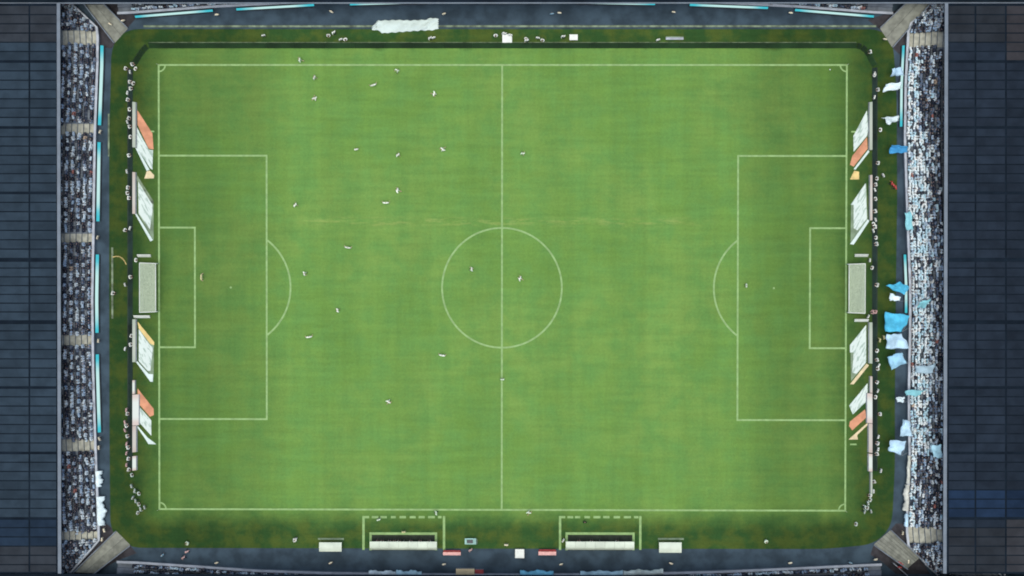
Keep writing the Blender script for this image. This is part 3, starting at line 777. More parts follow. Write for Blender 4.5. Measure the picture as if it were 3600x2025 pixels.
for s, t, lab in ((-1,1,'top left'),(1,1,'top right'),(-1,-1,'bottom left'),(1,-1,'bottom right')):
    root = empty('corner_flag', (s*52.5, t*34, 0), 'thin corner flag on a post in the %s pitch corner' % lab, 'corner flag', 'corner flags')
    MB().tube((0,0,0),(0,0,1.55),.022,k=8).build('post', M['white'], root)
    MB().add([(0,.02,1.5),(-s*.2,-t*.06,1.46),(-s*.4,-t*.02,1.40),(0,.02,1.15),(-s*.2,-t*.06,1.14),(-s*.4,-t*.02,1.10)],[(0,1,4,3),(1,2,5,4)]).build('cloth', M['yellow'], root)
    bpy.data.objects[root.children[-1].name].modifiers.new('t','SOLIDIFY').thickness = 0.012

# dugouts ---------------------------------------------------------------------
def dugout(x0, x1, label):
    zr = 2.05
    c = P((x0+x1)/2, 1905)
    root = empty('dugout', c, label, 'dugout', 'dugouts')
    A, B = P(x0+6, 1934), P(x1-6, 1878)          # floor, coloured dark for the shade inside
    MB().box((A.x,A.y,0.016),(B.x,B.y,0.05)).build('shade_floor', M['floor_shade'], root, False)
    T, L = P(x0, 1871), P(x1, 1880)
    MB().box((T.x, L.y, 0.016),(L.x, T.y, 0.14)).build('front_kerb', M['line'], root, False)
    for xx in (x0, x1-8):
        a, b = P(xx, 1934), P(xx+8, 1880)
        MB().box((a.x, a.y, 0.016),(b.x, b.y-0.003, 0.13)).build('side_kerb', M['line'], root, False)
    ra, rb = P(x0+1, 1934, zr), P(x1-1, 1904, zr)
    n = 7; w = (rb.x-ra.x)/n
    for i in range(n):
        xa, xb = ra.x+w*i+.012, ra.x+w*(i+1)-.012
        m = 7; secs = []
        for j in range(m+1):
            t = j/m; y = rb.y + (ra.y-rb.y)*t; z = zr + 0.16*math.sin(math.pi*min(1, .35+t*.65)) - 0.75*max(0, t-.72)/.28*(t-.5)
            secs.append([(xa,y,z),(xb,y,z),(xb,y,z-.05),(xa,y,z-.05)])
        MB().sweep(secs).build('canopy_panel', M['canopy'], root, False)
    MB().box((ra.x, ra.y+.02, 0.02),(rb.x, ra.y+.07, 1.66)).build('back_wall', M['canopy'], root, False)
    for x in (ra.x+.03, (ra.x+rb.x)/2, rb.x-.03):
        MB().tube((x, rb.y-.06, .05),(x, rb.y-.06, zr+.02), .035).build('post', M['steel'], root, False)
    ns = 14; sw = (rb.x-ra.x-.5)/ns
    for i in range(ns):
        x = ra.x+.25+sw*(i+.5); y = rb.y-.25
        st_ = MB().box((x-.22,y-.48,.42),(x+.22,y-.04,.50)).build('seat', M['black'], root, False)
        MB().box((x-.22,y-.56,.46),(x+.22,y-.485,1.05)).build('seat_back', M['black'], st_)
        MB().box((x-.03,y-.3,.05),(x+.03,y-.2,.418)).build('seat_post', M['dark_steel'], st_)
    return root, ra, rb
DL = dugout(1299, 1537, 'left dugout with long pale canopy below the halfway line')
DR = dugout(1988, 2231, 'right dugout with long pale canopy below the halfway line')
def shelter(x0, x1, y0, y1, label):
    z = 2.0; a, b = P(x0, y1, z), P(x1, y0, z)
    root = empty('shelter', ((a.x+b.x)/2, (a.y+b.y)/2, 0), label, 'shelter', 'small shelters')
    secs = []
    for j in range(7):
        t = j/6; y = b.y+(a.y-b.y)*t; zz = z+.14*math.sin(math.pi*t)
        secs.append([(a.x,y,zz),(b.x,y,zz),(b.x,y,zz-.05),(a.x,y,zz-.05)])
    MB().sweep(secs).build('canopy', M['canopy'], root, False)
    for x in (a.x+.05, b.x-.05):
        for y in (a.y+.08, b.y-.08): MB().tube((x,y,0),(x,y,z-.04),.03).build('post', M['steel'], root, False)
    MB().box((a.x+.1,a.y+.12,0.02),(b.x-.1,a.y+.15,1.8)).build('back_pane', M['canopy'], root, False)
    MB().box((a.x+.2,a.y+.25,.42),(b.x-.2,a.y+.68,.48)).build('bench_seat', M['black'], root, False)
    for x in (a.x+.4, b.x-.4): MB().box((x-.04,a.y+.3,.02),(x+.04,a.y+.6,.418)).build('bench_leg', M['dark_steel'], root, False)
    fa, fb = P(x0-4, y0-16), P(x1+8, y0-9)
    MB().box((fa.x, fb.y, .016),(fb.x, fa.y, .10)).build('front_kerb', M['mat_grey'], root, False)
shelter(1122, 1201, 1907, 1939, 'small white shelter to the left of the left dugout')
shelter(2317, 2396, 1907, 1943, 'small white shelter to the right of the right dugout')
def bench(x0, x1, y0, y1, label):
    a, b = P(x0, y1), P(x1, y0)
    root = empty('bench', ((a.x+b.x)/2, a.y, 0), label, 'bench', 'pink and red benches')
    d = b.y-a.y
    MB().box((a.x,a.y,.40),(b.x,a.y+d*.62,.48)).build('seat', M['pink'], root, False)
    MB().add([(a.x,a.y+d*.64,.44),(b.x,a.y+d*.64,.44),(b.x-.1,b.y,.9),(a.x+.1,b.y,.9),(a.x,a.y+d*.64+.07,.40),(b.x,a.y+d*.64+.07,.40),(b.x-.1,b.y+.06,.86),(a.x+.1,b.y+.06,.86)],
             [(0,1,2,3),(7,6,5,4),(0,4,5,1),(1,5,6,2),(2,6,7,3),(3,7,4,0)]).build('backrest', M['red'], root, False)
    for x in (a.x+.2, b.x-.2):
        for y in (a.y+.08, a.y+d*.5): MB().box((x-.035,y-.035,0),(x+.035,y+.035,.398)).build('leg', M['red'], root, False)
bench(1558, 1620, 1933, 1950, 'pink topped red bench to the right of the left dugout')
bench(1893, 1955, 1930, 1950, 'pink topped red bench to the left of the right dugout')
def crate(x0, x1, y0, y1, hgt, label, cat, name, mat='white', group=None):
    a, b = P(x0, y1, hgt), P(x1, y0, hgt)
    root = empty(name, ((a.x+b.x)/2, (a.y+b.y)/2, 0), label, cat, group)
    MB().box((a.x+.03,a.y+.03,0.04),(b.x-.03,b.y-.03,hgt-.08)).build('body', M['steel'], root, False)
    MB().box((a.x,a.y,hgt-.078),(b.x,b.y,hgt)).build('lid', M[mat], root, False)
    for x in (a.x+.12, b.x-.12):
        MB().box((x-.03,a.y+.1,0.0),(x+.03,b.y-.1,.038)).build('skid', M['black'], root, False)
    MB().tube((a.x+.2,a.y-.02,hgt*.6),(b.x-.2,a.y-.02,hgt*.6),.02).build('handle', M['dark_steel'], root, False)
crate(1811, 1843, 1931, 1962, 0.9, 'square white box on the asphalt between the two dugouts', 'box', 'equipment_box')
crate(1603, 1668, 2000, 2026, 1.2, 'cream box at the lower wall beside a dark red box', 'box', 'equipment_box', 'cream')
crate(1670, 1700, 2003, 2024, 0.9, 'dark red box beside the cream box at the lower wall', 'box', 'equipment_box', 'red')
crate(1766, 1800, 120, 150, 0.7, 'large white kit box lying behind the top boards', 'box', 'equipment_box')
crate(2002, 2031, 121, 141, 0.6, 'white kit box behind the top boards left of the long pale bench', 'box', 'equipment_box')
# long pale bench at the top right, small trolley by the left dugout
a, b = P(2340, 141), P(2402, 129)
root = empty('long_bench', ((a.x+b.x)/2, a.y, 0), 'long pale grey bench behind the top boards', 'bench')
for i in range(3):
    y = a.y+(b.y-a.y)*i/3
    MB().box((a.x,y+.01,.42),(b.x,y+(b.y-a.y)/3-.01,.46)).build('slat', M['mat_grey'] if i == 2 else M['coping'], root, False)
for x in (a.x+.2, b.x-.2): MB().box((x-.04,a.y+.05,.015),(x+.04,b.y-.05,.418)).build('leg', M['dark_steel'], root, False)
a, b = P(1634, 1914, .8), P(1674, 1893, .8)
root = empty('trolley', ((a.x+b.x)/2, (a.y+b.y)/2, 0), 'pale teal equipment trolley on the grass right of the left dugout', 'trolley')
MB().box((a.x,a.y,.70),(b.x,b.y,.76)).build('tray', M['teal'], root, False)
MB().box((a.x+.3,a.y+.2,.762),(b.x-.5,b.y-.2,1.0)).build('case', M['dark_steel'], root, False)
for x in (a.x+.1, b.x-.1):
    for y in (a.y+.1, b.y-.1):
        l = MB().tube((x,y,.16),(x,y,.70),.025).build('leg', M['steel'], root, False)
        MB().tube((x-.03,y,.09),(x+.03,y,.09),.075,k=10).build('wheel', M['black'], l)
MB().tube((b.x+.15,a.y+.1,.95),(b.x+.15,b.y-.1,.95),.02).tube((b.x-.05,a.y+.1,.74),(b.x+.15,a.y+.1,.95),.02).tube((b.x-.05,b.y-.1,.74),(b.x+.15,b.y-.1,.95),.02).build('handle', M['steel'], root, False)

hp = [(396,904),(408,901),(420,902),(431,909),(438,918),(444,930)]
hm = MB()
for q0, q1 in zip(hp[:-1], hp[1:]): hm.tube(P(*q0, .09), P(*q1, .09), .075, k=8)
tag(hm.build('hose', M['yellow'], smooth=True), 'pale curved hose lying on the turf left of the left goal', 'hose')
for q0, q1, lab in (((3136,1976),(3186,2020),'left metal railing of the bottom right ramp'),((3246,1978),(3292,2020),'right metal railing of the bottom right ramp')):
    A, B = P(*q0), P(*q1)
    root = empty('railing', A, lab, 'railing', 'railings of the bottom right ramp')
    for z in (1.05, .6): MB().tube((A.x,A.y,z),(B.x,B.y,z),.06).build('rail', M['coping'], root, False)
    for t in (0.02,.33,.66,.98):
        p = A.lerp(B, t); MB().tube((p.x,p.y,0),(p.x,p.y,1.04),.035).build('baluster', M['coping'], root, False)

# cloths: flags, banners ------------------------------------------------------
def cloth_grid(c4, zs, nx, ny, amp, seed, edge=0.12, fold=3.0):
    r = random.Random(seed); ph = [r.random()*6.28 for _ in range(6)]
    Q = [P(x, y, z) for (x, y), z in zip(c4, zs)]
    vs_ = []
    for j in range(ny+1):
        for i in range(nx+1):
            u, v = i/nx, j/ny
            p = (Q[0]*(1-u)+Q[1]*u)*(1-v) + (Q[3]*(1-u)+Q[2]*u)*v
            p = p.copy()
            p.z += amp*(math.sin(u*fold*2.1+v*2+ph[0])*.6 + math.sin(v*fold*3.1-u*2.5+ph[1])*.5 + math.sin((u+v)*fold*4+ph[2])*.18) * min(1, .35+v*1.2)
            p.x += edge*(math.sin(v*7+ph[3])+.6*math.sin(u*9+ph[5])); p.y += edge*(math.sin(u*8+ph[4])+.5*math.sin(v*11+ph[2]))
            vs_.append(p)
    n = nx+1
    return vs_, [(j*n+i, j*n+i+1, (j+1)*n+i+1, (j+1)*n+i) for j in range(ny) for i in range(nx)]
def cloth_obj(name, c4, zs, nx, ny, amp, seed, parent, mat, col=None, edge=.12, th=0.02, fold=3.0):
    v, f = cloth_grid(c4, zs, nx, ny, amp, seed, edge, fold)
    o = MB().add(v, f).build(name, mat, parent, False, True)
    o.modifiers.new('thickness', 'SOLIDIFY').thickness = th
    if col: o.color = (*col, 1)
    return o
CY = (0.075, 0.40, 0.58); PB = (0.38, 0.55, 0.66); WH = (0.55, 0.66, 0.68); BL = (0.05, 0.24, 0.45); TE = (0.20, 0.46, 0.50)
FLAGS = [   # first two corners: the hoist, towards the crowd
    ([(3168,236),(3176,268),(3129,270),(3136,240)], PB, 'pale blue flag curling over the wall nearest the top right ramp', .5),
    ([(3172,287),(3166,310),(3102,321),(3116,294)], WH, 'white flag streaming left, second from the top right ramp', .35),
    ([(3158,405),(3156,424),(3122,438),(3097,411)], WH, 'white flag over the turf above the deep blue flag', .35),
    ([(3192,512),(3190,536),(3126,538),(3136,507)], BL, 'deep blue flag waving above the red jackets', .5),
    ([(3194,1010),(3176,1036),(3112,1004),(3160,992)], CY, 'bright cyan pointed flag beside the right goal', .45),
    ([(3163,1046),(3160,1060),(3126,1058),(3128,1030)], WH, 'small white flag under the pointed cyan flag', .25),
    ([(3202,1112),(3172,1166),(3112,1166),(3112,1100)], CY, 'largest bright cyan flag below the right goal', .55),
    ([(3166,1173),(3196,1222),(3116,1224),(3116,1176)], PB, 'big pale blue flag directly below the largest cyan flag', .5),
    ([(3168,1238),(3187,1279),(3134,1304),(3117,1255)], (0.24,0.45,0.58), 'tilted square pale blue flag with blue creases', .45),
    ([(3182,1396),(3178,1414),(3155,1409),(3151,1396)], WH, 'small white flag at the wall beside the teal banner', .25),
    ([(3196,1480),(3202,1530),(3160,1532),(3172,1476)], PB, 'pale blue flag at the wall above the lowest flag', .4),
    ([(3189,1555),(3170,1602),(3124,1583),(3132,1549)], PB, 'lowest pale blue flag hanging over the right turf', .4)]
for i, (c4, col, lab, amp) in enumerate(FLAGS):
    h0, h1 = P(c4[0][0], c4[0][1], 3.3), P(c4[1][0], c4[1][1], 2.9)
    d = (h0-h1); base = h1 - d.normalized()*1.1
    wall = P(interp(RIGHT_PX, c4[1][1], 'y')+22, (c4[0][1]+c4[1][1])/2, 2.0)
    root = empty('flag', (wall.x, wall.y, 0.87), lab, 'flag', 'supporters flags over the right wall')
    MB().tube(wall, h1, .022, k=6).tube(h1, h0 + d.normalized()*.15, .022, .016, k=6).build('pole', M['steel'], root, False)
    cloth_obj('cloth', c4, (3.3, 2.9, 2.5, 2.7), 16, 12, amp*.55, 40+i, root, M['cloth'], col)
INCROWD = [([(3181,748),(3203,742),(3211,806),(3186,809)], TE, 'teal cloth spread over the crowd beside the wall'),
           ([(3181,1372),(3256,1370),(3228,1394),(3184,1390)], TE, 'teal pennant banner lying over the crowd'),
           ([(3232,1062),(3272,1050),(3250,1084),(3226,1082)], TE, 'small teal banner held up in the crowd near the right goal'),
           ([(3274,1567),(3309,1564),(3311,1611),(3282,1606)], (0.30,0.50,0.58), 'pale cyan sheet hanging high near the roof edge'),
           ([(3215,1290),(3290,1282),(3280,1312),(3222,1310)], (0.30,0.42,0.48), 'grey blue sheet over the dark crowd block')]
for i, (c4, col, lab) in enumerate(INCROWD):
    z = 2.7 if c4[0][0] < 3200 else (3.8 if c4[0][0] < 3250 else 6.2)
    o = cloth_obj('banner', c4, (z, z+(.9 if c4[1][0] > 3240 else .3), z+.9 if c4[1][0] > 3240 else z+.3, z), 12, 10, .12, 80+i, None, M['cloth'], col, .08)
    tag(o, lab, 'banner', 'cloths over the right crowd')
# white sheet lying at the top edge: outline, folds
out_px = [(1308,104),(1312,88),(1330,72),(1400,70),(1440,72),(1500,69),(1514,62),(1541,66),(1541,102),(1524,106),(1470,108),(1400,113),(1345,117),(1336,108)]
bm = bmesh.new()
xs = np.linspace(1308, 1541, 64); 
def span(x):
    up = np.interp(x, [1308,1312,1330,1400,1440,1500,1514,1541], [96,88,72,70,72,69,62,66])
    lo = np.interp(x, [1308,1336,1345,1400,1470,1524,1541], [104,108,117,113,108,106,102]); return up, lo
vv = []; nn_ = 14
for i, x in enumerate(xs):
    u, l = span(x)
    for j in range(nn_+1):
        t = j/nn_
        z = .09 + .07*math.sin(x*.06+t*3) + .06*math.sin(x*.021-t*7) + .05*math.sin(x*.17+t*9)
        z += .22*math.exp(-((x-1505-(t-.5)*-60)/9)**2)
        z *= .35+.65*math.sin(math.pi*min(max(t,.03),.97))
        vv.append(P(x+2*math.sin(j*2.1), u+(l-u)*t+1.2*math.sin(i*.9), z+.13))
ff = [(i*(nn_+1)+j, i*(nn_+1)+j+1, (i+1)*(nn_+1)+j+1, (i+1)*(nn_+1)+j) for i in range(len(xs)-1) for j in range(nn_)]
o = MB().add(vv, ff).build('banner_sheet', M['cloth_white'], smooth=True)
o.modifiers.new('thickness', 'SOLIDIFY').thickness = 0.03
tag(o, 'large crumpled white sheet lying across the kerb at the top', 'sheet')
# banners hung over the walls
def wall_banner(key, a, b, width, drop, col, lab, seed, axis):
    pxs = LEFT_PX if key == 'left' else RIGHT_PX if key == 'right' else BOT_PX
    iw = {'left':(1,0),'right':(-1,0),'bottom':(0,1)}[key]; r = random.Random(seed)
    n = 30; vv = []; m = 5
    for i in range(n+1):
        v = a+(b-a)*i/n; u = interp(pxs, v, axis)
        p = P(u, v, WALL_Z) if axis == 'y' else P(v, u, WALL_Z)
        w = width*(.72+.22*math.sin(i*.37+seed)+.10*math.sin(i*1.1+seed*2)+.06*r.random())
        for j in range(m+1):
            t = j/m
            d = -.30 + (w+.30)*t
            z = WALL_Z+.06 + .04*math.sin(i*1.7+j) if d < .05 else WALL_Z+.06 - drop*((d-.05)/max(.05, w))**1.3 + .03*math.sin(i*1.3)
            vv.append((p.x+iw[0]*d, p.y+iw[1]*d, max(.06, z)))
    ff = [(i*(m+1)+j, i*(m+1)+j+1, (i+1)*(m+1)+j+1, (i+1)*(m+1)+j) for i in range(n) for j in range(m)]
    o = MB().add(vv, ff).build('wall_banner', M['cloth'], smooth=True)
    o.modifiers.new('thickness', 'SOLIDIFY').thickness = 0.02; o.color = (*col, 1)
    tag(o, lab, 'banner', 'banners hung over the stand walls')
wall_banner('left', 1656, 1712, .75, .5, WH, 'upper white banner hung over the left wall near the bottom', 1, 'y')
wall_banner('left', 1746, 1848, 1.05, .6, WH, 'lower white banner hung over the left wall above the bottom ramp', 2, 'y')
wall_banner('right', 1602, 1700, .2, .4, (0.48,0.50,0.44), 'cream banner hung over the right wall below the lowest flag', 3, 'y')
wall_banner('right', 1704, 1796, .55, .5, (0.48,0.50,0.44), 'second cream banner on the right wall below the flags', 4, 'y')
wall_banner('right', 1806, 1852, .3, .4, PB, 'short pale blue banner on the right wall nearest the bottom ramp', 5, 'y')
wall_banner('bottom', 1296, 1390, .40, .5, WH, 'white banner on the bottom wall below the left dugout', 6, 'x')
wall_banner('bottom', 1392, 1482, .5, .5, (0.36,0.55,0.62), 'pale cyan banner on the bottom wall beside the white one', 7, 'x')
wall_banner('bottom', 1828, 1946, .6, .5, (0.16,0.45,0.60), 'bright blue banner on the bottom wall below the white box', 8, 'x')
wall_banner('bottom', 2040, 2190, .45, .5, (0.36,0.55,0.62), 'long pale cyan banner on the bottom wall below the right dugout', 9, 'x')
wall_banner('bottom', 2192, 2332, .5, .5, (0.48,0.56,0.52), 'whitish banner on the bottom wall right of the long cyan one', 10, 'x')

# ------------------------------------------------------------------ players and officials
F = 1.3975
WHT = (0.76, 0.80, 0.68); YEL = (0.62, 0.58, 0.30); PALE = (0.60, 0.72, 0.55)
PLAYERS = [ # x, y in the 2576 px view, pose, heading, colour, label
    (793,197,'walk',60,WHT,'player in white at upper left, the higher of two in line'),
    (793,248,'run',175,WHT,'player in white at upper left, running below another in line'),
    (1000,179,'walk',150,PALE,'pale player nearest the top touchline left of halfway'),
    (941,216,'wide',20,WHT,'player in white just below the player nearest the top touchline'),
    (1092,237,'run',240,WHT,'player in white stretching, nearest the halfway line at upper left'),
    (898,377,'stand',10,WHT,'leftmost of three players in a row above the centre circle'),
    (1002,391,'walk',35,WHT,'middle of three players in a row above the centre circle'),
    (1115,376,'run',120,WHT,'rightmost of three players in a row above the centre circle'),
    (1315,387,'walk',0,PALE,'pale player just right of the halfway line above the circle'),
    (1002,480,'run',60,WHT,'player in white, right one of a close pair above left of the circle'),
    (972,511,'wide',0,WHT,'player in white, lower left one of a close pair'),
    (745,516,'walk',45,WHT,'player in white standing right of the left penalty area, highest there'),
    (877,623,'wide',350,WHT,'player in white midway between left penalty arc and centre circle'),
    (768,688,'walk',280,WHT,'player in white just right of the left penalty arc'),
    (1187,677,'walk',90,WHT,'player in white inside the left half of the centre circle'),
    (1309,701,'run',50,WHT,'player in white inside the right half of the centre circle'),
    (510,697,'wide',270,YEL,'goalkeeper in pale yellow just outside the left goal area'),
    (1875,718,'stand',90,PALE,'goalkeeper in pale green at the edge of the right penalty area'),
    (851,780,'walk',100,WHT,'player in white level with the lower end of the left penalty arc'),
    (780,847,'wide',10,WHT,'player in white below the left penalty arc'),
    (1113,893,'wide',350,WHT,'player in white just below left of the centre circle'),
    (978,1010,'run',310,WHT,'lowest player in white in the left half')]
for x, y, ps, hd, col, lab in PLAYERS:
    person(P(x*F, y*F, 0.016), 'player_'+ps, R(hd), col, lab, 'players on the pitch', 1.03)
for x, y, ps, hd, lab in ((757,153,'run',70,'pale dressed official running outside the top touchline'),
                          (1098,1288,'walk',90,'official outside the bottom touchline above the left dugout'),
                          (1330,1288,'run',330,'official outside the bottom touchline right of the halfway line'),
                          (1264,953,'stand',0,'small figure standing on the halfway line below the circle')):
    person(P(x*F, y*F, 0.016), ps if ps in PM else 'player_'+ps, R(hd), PALE, lab, 'match officials')
o_b = bmesh.new(); bmesh.ops.create_icosphere(o_b, subdivisions=3, radius=.11)
bme = bpy.data.meshes.new('football'); o_b.to_mesh(bme); o_b.free(); bme.polygons.foreach_set('use_smooth', [True]*len(bme.polygons))
bme.materials.append(M['white'])
bme.materials.append(M['black'])
for i_, f_ in enumerate(bme.polygons):
    if i_ % 20 in (0, 1, 2): f_.material_index = 1
ball = bpy.data.objects.new('football', bme); COL.objects.link(ball); ball.location = P(2088*F, 175*F, .127)
tag(ball, 'white football lying near the top right corner of the pitch', 'ball')

def crop(col, row, x, y): return col*900 + x*900/2576, (row*506 if row < 3 else 1519) + y*900/2576
WB = (0.68, 0.72, 0.66); GB = (0.44, 0.52, 0.48); HV = (0.80, 0.74, 0.54); RD = (0.42, 0.05, 0.05); PKK = (0.55, 0.36, 0.34); BLUE = (0.22, 0.38, 0.48)
def crew(pts, labfmt, group, poses, face, col):
    pts = sorted(pts, key=lambda p: p[1] if face in ('l','r') else p[0])
    for i, q in enumerate(pts):
        x, y = q[0], q[1]; c = q[2] if len(q) > 2 else col
        rz = {'l': R(-90), 'r': R(90), 't': R(180), 'b': 0}[face] + random.uniform(-.5, .5)
        person(P(x, y, 0.016), poses[i % len(poses)], rz, c, labfmt % ORD[i], group, random.uniform(.95, 1.05))
L1 = [crop(0,0,*p) for p in ((1335,655),(1362,690),(1268,692),(1325,732),(1308,828),(1340,838),(1318,895),(1300,940),(1288,1005),(1300,1108),(1300,1190),(1300,1235),(1308,1280),(1308,1380))]
L1 += [crop(0,1,*p) for p in ((1300,120),(1295,280),(1290,440),(1280,500),(1300,545),(1262,865),(1325,850),(1365,1170),(1315,1340),(1275,1415))]
L1 += [crop(0,2,*p) for p in ((1140,50),(1320,475),(1318,570),(1275,610))]
crew(L1, '%s person from the top seated behind the left goal barrier', 'crew behind the left boards', ['sit','crouch','sit','stand'], 'l', WB)
L2 = [crop(0,2,x,y) for x, y in ((1290,1222),(1285,1262),(1275,1345),(1275,1385),(1275,1425))] + [crop(0,3,x,y) for x, y in ((1285,38),(1292,110),(1292,152),(1290,205),(1295,262),(1290,322),(1300,370))]
L2 = [(x, y, WB if i % 2 else PKK) for i, (x, y) in enumerate(L2)]
crew(L2, '%s from the top in the red and white row behind the lower left boards', 'red and white row behind the lower left boards', ['stand','sit'], 'l', PKK)
L3 = [crop(0,3,x,y) for x, y in ((1325,430),(1340,535),(1372,580),(1395,618),(1352,650),(1382,682),(1395,725),(1432,765),(1470,748),(1385,800))]
crew(L3, '%s from the top in the pale group near the bottom left pitch corner', 'pale group near the bottom left corner', ['crouch','stand','walk'], 'l', GB)
R1_ = [crop(3,0,*p) for p in ((1025,525),(1055,748),(1075,765),(1055,985),(1105,905),(1135,1310))]
R1_ += [crop(3,1,*p) for p in ((1105,195),(1145,320),(1100,350),(1080,410),(1060,465),(1085,550),(1075,675),(1065,765),(1065,800),(1075,835),(1045,875),(1090,945),(1090,1005),(1010,1170),(1050,1250),(1095,1420))]
R1_ += [crop(3,2,*p) for p in ((995,285),(1100,635),(1095,720),(1100,775),(1108,808),(1095,950),(1090,1030),(1085,1100),(1125,1265))]
crew(R1_, '%s person from the top behind the right goal barrier', 'crew behind the right boards', ['sit','stand','crouch'], 'r', WB)
R2_ = [crop(3,3,*p) for p in ((1095,40),(1100,110),(1092,165),(1095,212),(1120,380),(1065,490),(1045,585),(1025,632))]
crew(R2_, '%s from the top in the white row behind the lower right boards', 'white row behind the lower right boards', ['stand','sit'], 'r', WB)
R3_ = [crop(3,3,*p) for p in ((1030,682),(992,705),(962,745),(1003,758),(958,790),(1022,787),(890,920))]
crew(R3_, '%s from the top in the pale group near the bottom right pitch corner', 'pale group near the bottom right corner', ['crouch','stand','walk'], 'r', GB)
crew([(*crop(3,2,1150,495), YEL), (*crop(3,2,1110,525), YEL)], '%s from the top of two people in yellow beside the pale blue flag', 'yellow pair by the right flags', ['stand','walk'], 'r', YEL)
crew([(*crop(3,1,1230,398), RD), (*crop(3,1,1246,418), RD), (*crop(3,1,1266,440), RD)], '%s from the top of three people in red jackets on the right turf', 'red jackets on the right turf', ['walk','stand'], 'r', RD)
crew([(*crop(3,3,1300,1295), RD), (*crop(3,3,1325,1310), RD), (*crop(3,3,1310,1345), RD)], '%s from the left of three in red at the bottom right ramp', 'red trio at the bottom right ramp', ['stand','walk'], 'b', RD)
crew([crop(3,2,1050,240), crop(3,2,1078,242)], '%s of a pink pair just below the right goal', 'pink pair below the right goal', ['sit'], 'r', PKK)
# top strip behind the boards
T1 = [crop(1,0,*p) for p in ((85,365),(735,350),(790,335),(860,405),(900,390),(1755,390),(1790,388),(2412,350),(2500,345),(2560,360))] + [crop(2,0,*p) for p in ((148,385),(148,415),(260,390),(312,398),(515,375),(1465,410))]
crew(T1, '%s person from the left on the turf behind the top boards', 'people behind the top boards', ['stand','crouch','walk'], 't', WB)
# stewards facing the crowd
TS = [(438,76),(394,88),(767,55),(1168,45),(1562,52),(1940,52,BLUE),(1966,49),(2366,46),(2776,49),(3106,141)]
crew(TS, '%s steward from the left on the asphalt along the top stand', 'stewards along the top stand', ['stand'], 'b', HV)
BS = [(766,1974),(1165,1974),(1562,1979),(1972,1979),(2357,1976),(2774,1974),(3073,1962),(2985,1974,BLUE)]
crew(BS, '%s steward from the left on the asphalt along the bottom stand', 'stewards along the bottom stand', ['stand'], 't', HV)
LS = [(358,465),(349,835),(352,1197),(354,1571),(356,1540),(373,1860),(365,1892)]
crew(LS, '%s steward from the top on the asphalt along the left stand', 'stewards along the left stand', ['stand'], 'l', HV)
crew([(3168,1870), (3187,1969)], '%s steward from the top at the bottom right ramp', 'stewards at the bottom right ramp', ['stand'], 'r', HV)
crew([(*crop(0,3,1895,1190), PKK), (*crop(0,3,1860,1250), PKK)], '%s from the left of two in pink on the lower left asphalt', 'pink pair on the lower left asphalt', ['walk'], 't', PKK)
person(P(*crop(0,3,1905,1110), .016), 'crouch', R(100), PALE, 'lone person in pale green on the grass above the pink pair')
person(P(*crop(0,3,1650,1225), .016), 'stand', R(40), BLUE, 'lone person in dull blue on the lower left asphalt')
person(P(1041, 1890, .016), 'stand', R(10), WB, 'person in white on the grass left of the left shelter, upper one')
person(P(1041, 1901, .016), 'crouch', R(30), WB, 'person in white on the grass left of the left shelter, lower one')
person(P(1421, 1866, .016), 'stand', R(0), YEL, 'person in pale yellow standing in front of the left dugout')
person(P(1333, 1823, .016), 'stand', R(20), PALE, 'person in pale green on the dashed line of the left technical area')
person(P(2055, 1832, .016), 'stand', R(0), (.02,.03,.02), 'person in black inside the right technical area')
person(P(1979, 1896, .016), 'stand', R(60), WB, 'person in white at the left end of the right dugout')
person(P(1780, 1911, .016), 'stand', R(0), HV, 'person in cream on the grass above the square white box')
person(P(1655, 1929, .016), 'walk', R(200), PKK, 'person in pink just below the teal trolley')
person(P(2690, 1897, .016), 'crouch', R(200), PALE, 'person in pale green crouching on the grass at lower right')
for (rt, ra, rb), offs, nm in ((DL, (.10,.17,.28,.36,.42,.60,.74,.88), 'left'), (DR, (.20,.38,.75), 'right')):
    for i, t in enumerate(offs):
        person((ra.x+(rb.x-ra.x)*t, rb.y-.42, .05), 'sit', random.uniform(-.3,.3), (WB if i % 3 else PKK), '%s person from the left sitting on the %s dugout seats' % (ORD[i], nm), 'substitutes in the %s dugout' % nm)

# ------------------------------------------------------------------ crowd
NAVY = [(0.012,0.022,0.042),(0.020,0.033,0.058),(0.030,0.042,0.066),(0.014,0.018,0.030)]
SLATE = [(0.08,0.12,0.18),(0.12,0.17,0.24),(0.16,0.21,0.28)]
LIGHT = [(0.36,0.48,0.60),(0.48,0.60,0.68),(0.56,0.66,0.71),(0.28,0.40,0.53)]
FAN = [(0.66,0.76,0.78),(0.54,0.70,0.76),(0.72,0.78,0.78),(0.44,0.66,0.75)]
WARM = [(0.30,0.12,0.10),(0.40,0.32,0.24)]
CNAME = [('navy', NAVY), ('slate', SLATE), ('pale', LIGHT), ('white', FAN), ('warm', WARM)]
def pick(key, row, py):
    r = random.random()
    if key == 'right' and 165 < py < 1850:
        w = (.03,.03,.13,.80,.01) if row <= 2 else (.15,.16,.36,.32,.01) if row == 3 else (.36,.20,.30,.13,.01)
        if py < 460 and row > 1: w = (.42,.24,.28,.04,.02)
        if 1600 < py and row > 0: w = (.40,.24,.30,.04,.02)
    elif key in ('top','bottom'): w = (.20,.15,.38,.26,.01)
    else: w = (.32,.20,.473,.002,.005)
    k = int(np.searchsorted(np.cumsum(w), r)); k = min(k, 4)
    return CNAME[k][0], random.choice(CNAME[k][1])
lowdata = {}
for kd, me in LOW.items():
    vv = np.empty(len(me.vertices)*3, np.float32); me.vertices.foreach_get('co', vv)
    lowdata[kd] = (vv.reshape(-1,3), [tuple(p.vertices) for p in me.polygons], [p.material_index for p in me.polygons])
FACE = {'left': -90, 'right': 90, 'top': 180, 'bottom': 0}
SIDE = {'left':'left','right':'right','top':'top','bottom':'bottom'}
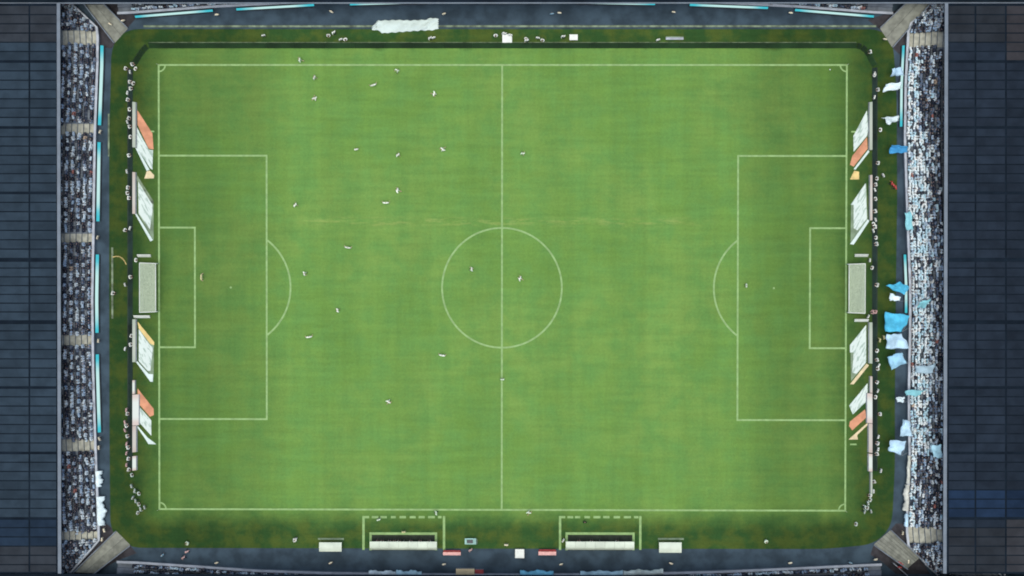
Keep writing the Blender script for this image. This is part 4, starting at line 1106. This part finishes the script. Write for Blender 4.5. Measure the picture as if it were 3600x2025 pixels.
SKINS = [(0.42,0.31,0.26),(0.34,0.25,0.21),(0.19,0.13,0.10)]; HAIRS = [(0.025,0.024,0.028),(0.07,0.055,0.05),(0.17,0.15,0.13),(0.25,0.26,0.28),(0.02,0.025,0.04)]
SECT = {'left': [(852,1178,'below the third gangway')], 'right': [(900,1310,'beside the cyan flags')]}
nind = 0; nth = {}
for key, S in STANDS.items():
    V_, F_, C_ = [], [], []; n0 = 0
    for r, ps in enumerate(S['rows'][:8]):
        spots = [(q, z, 0.0) for q, z in ps if random.random() > (.04 if key == 'right' else .07)]
        if key == 'right': spots += [(q, z, 0.42) for q, z in ps if r < 5 and random.random() > (.25 if r < 3 else .5)]
        for q, z, bk_ in spots:
            q = q + S['out']*bk_
            px, py = proj((q.x, q.y, z+1.1))
            if not (198 < px < 3333 and -4 < py < 2030): continue
            if key in ('left','right') and not (6 < py < 2020): continue
            nm, col = pick(key, r, py)
            jx, jy = random.uniform(-.09,.09), random.uniform(-.09,.09)
            rz = R(FACE[key]) + random.uniform(-.35,.35)
            standing = bk_ > 0 or random.random() < (.9 if key == 'right' else .25)
            fw = Vector((-S['out'].x, -S['out'].y))
            pos = q + Vector((jx,jy)) + (fw*.20 if standing else fw*-.02)
            kd = random.choice(['stand','clap','stand']) if standing else 'sit'
            sec = None
            if r == 0 and bk_ == 0 and key in SECT:
                for a, b, t in SECT[key]:
                    if a <= py < b: sec = t
            zz = z + (0.0 if standing else 0.0)
            if sec:
                nind += 1; nth[key] = nth.get(key, -1)+1
                person((pos.x, pos.y, zz), kd, rz, col, 'spectator in %s top, %s down the %s front row %s' % (nm, ORD[nth[key]], SIDE[key], sec), 'front row spectators of the %s stand %s' % (SIDE[key], sec), random.uniform(.93,1.05))
            else:
                vv, ff, mi = lowdata[kd]
                s = random.uniform(.93,1.05); c_, s_ = math.cos(rz)*s, math.sin(rz)*s
                W = np.empty_like(vv); W[:,0] = vv[:,0]*c_-vv[:,1]*s_+pos.x; W[:,1] = vv[:,0]*s_+vv[:,1]*c_+pos.y; W[:,2] = vv[:,2]*s+zz
                V_.append(W); F_ += [tuple(i+n0 for i in f) for f in ff]; n0 += len(vv)
                sk = random.choice(SKINS); hr = random.choice(HAIRS) if random.random() < (.2 if nm == 'white' else .5) else col
                pal = (col, sk, random.choice(NAVY), (.03,.03,.03), hr)
                C_ += [pal[m] for m in mi]
    if V_:
        me = bpy.data.meshes.new('crowd'); me.from_pydata(np.concatenate(V_).tolist(), [], F_); me.update()
        at = me.attributes.new('tint', 'FLOAT_COLOR', 'FACE')
        at.data.foreach_set('color', np.concatenate([np.array(C_, np.float32), np.ones((len(C_),1), np.float32)], 1).ravel())
        me.polygons.foreach_set('use_smooth', [True]*len(me.polygons))
        o = link('crowd', me, M['crowd'])
        tag(o, 'crowd of spectators filling the rows of the %s stand' % SIDE[key], 'crowd', None, 'stuff')
print('front row individuals', nind)
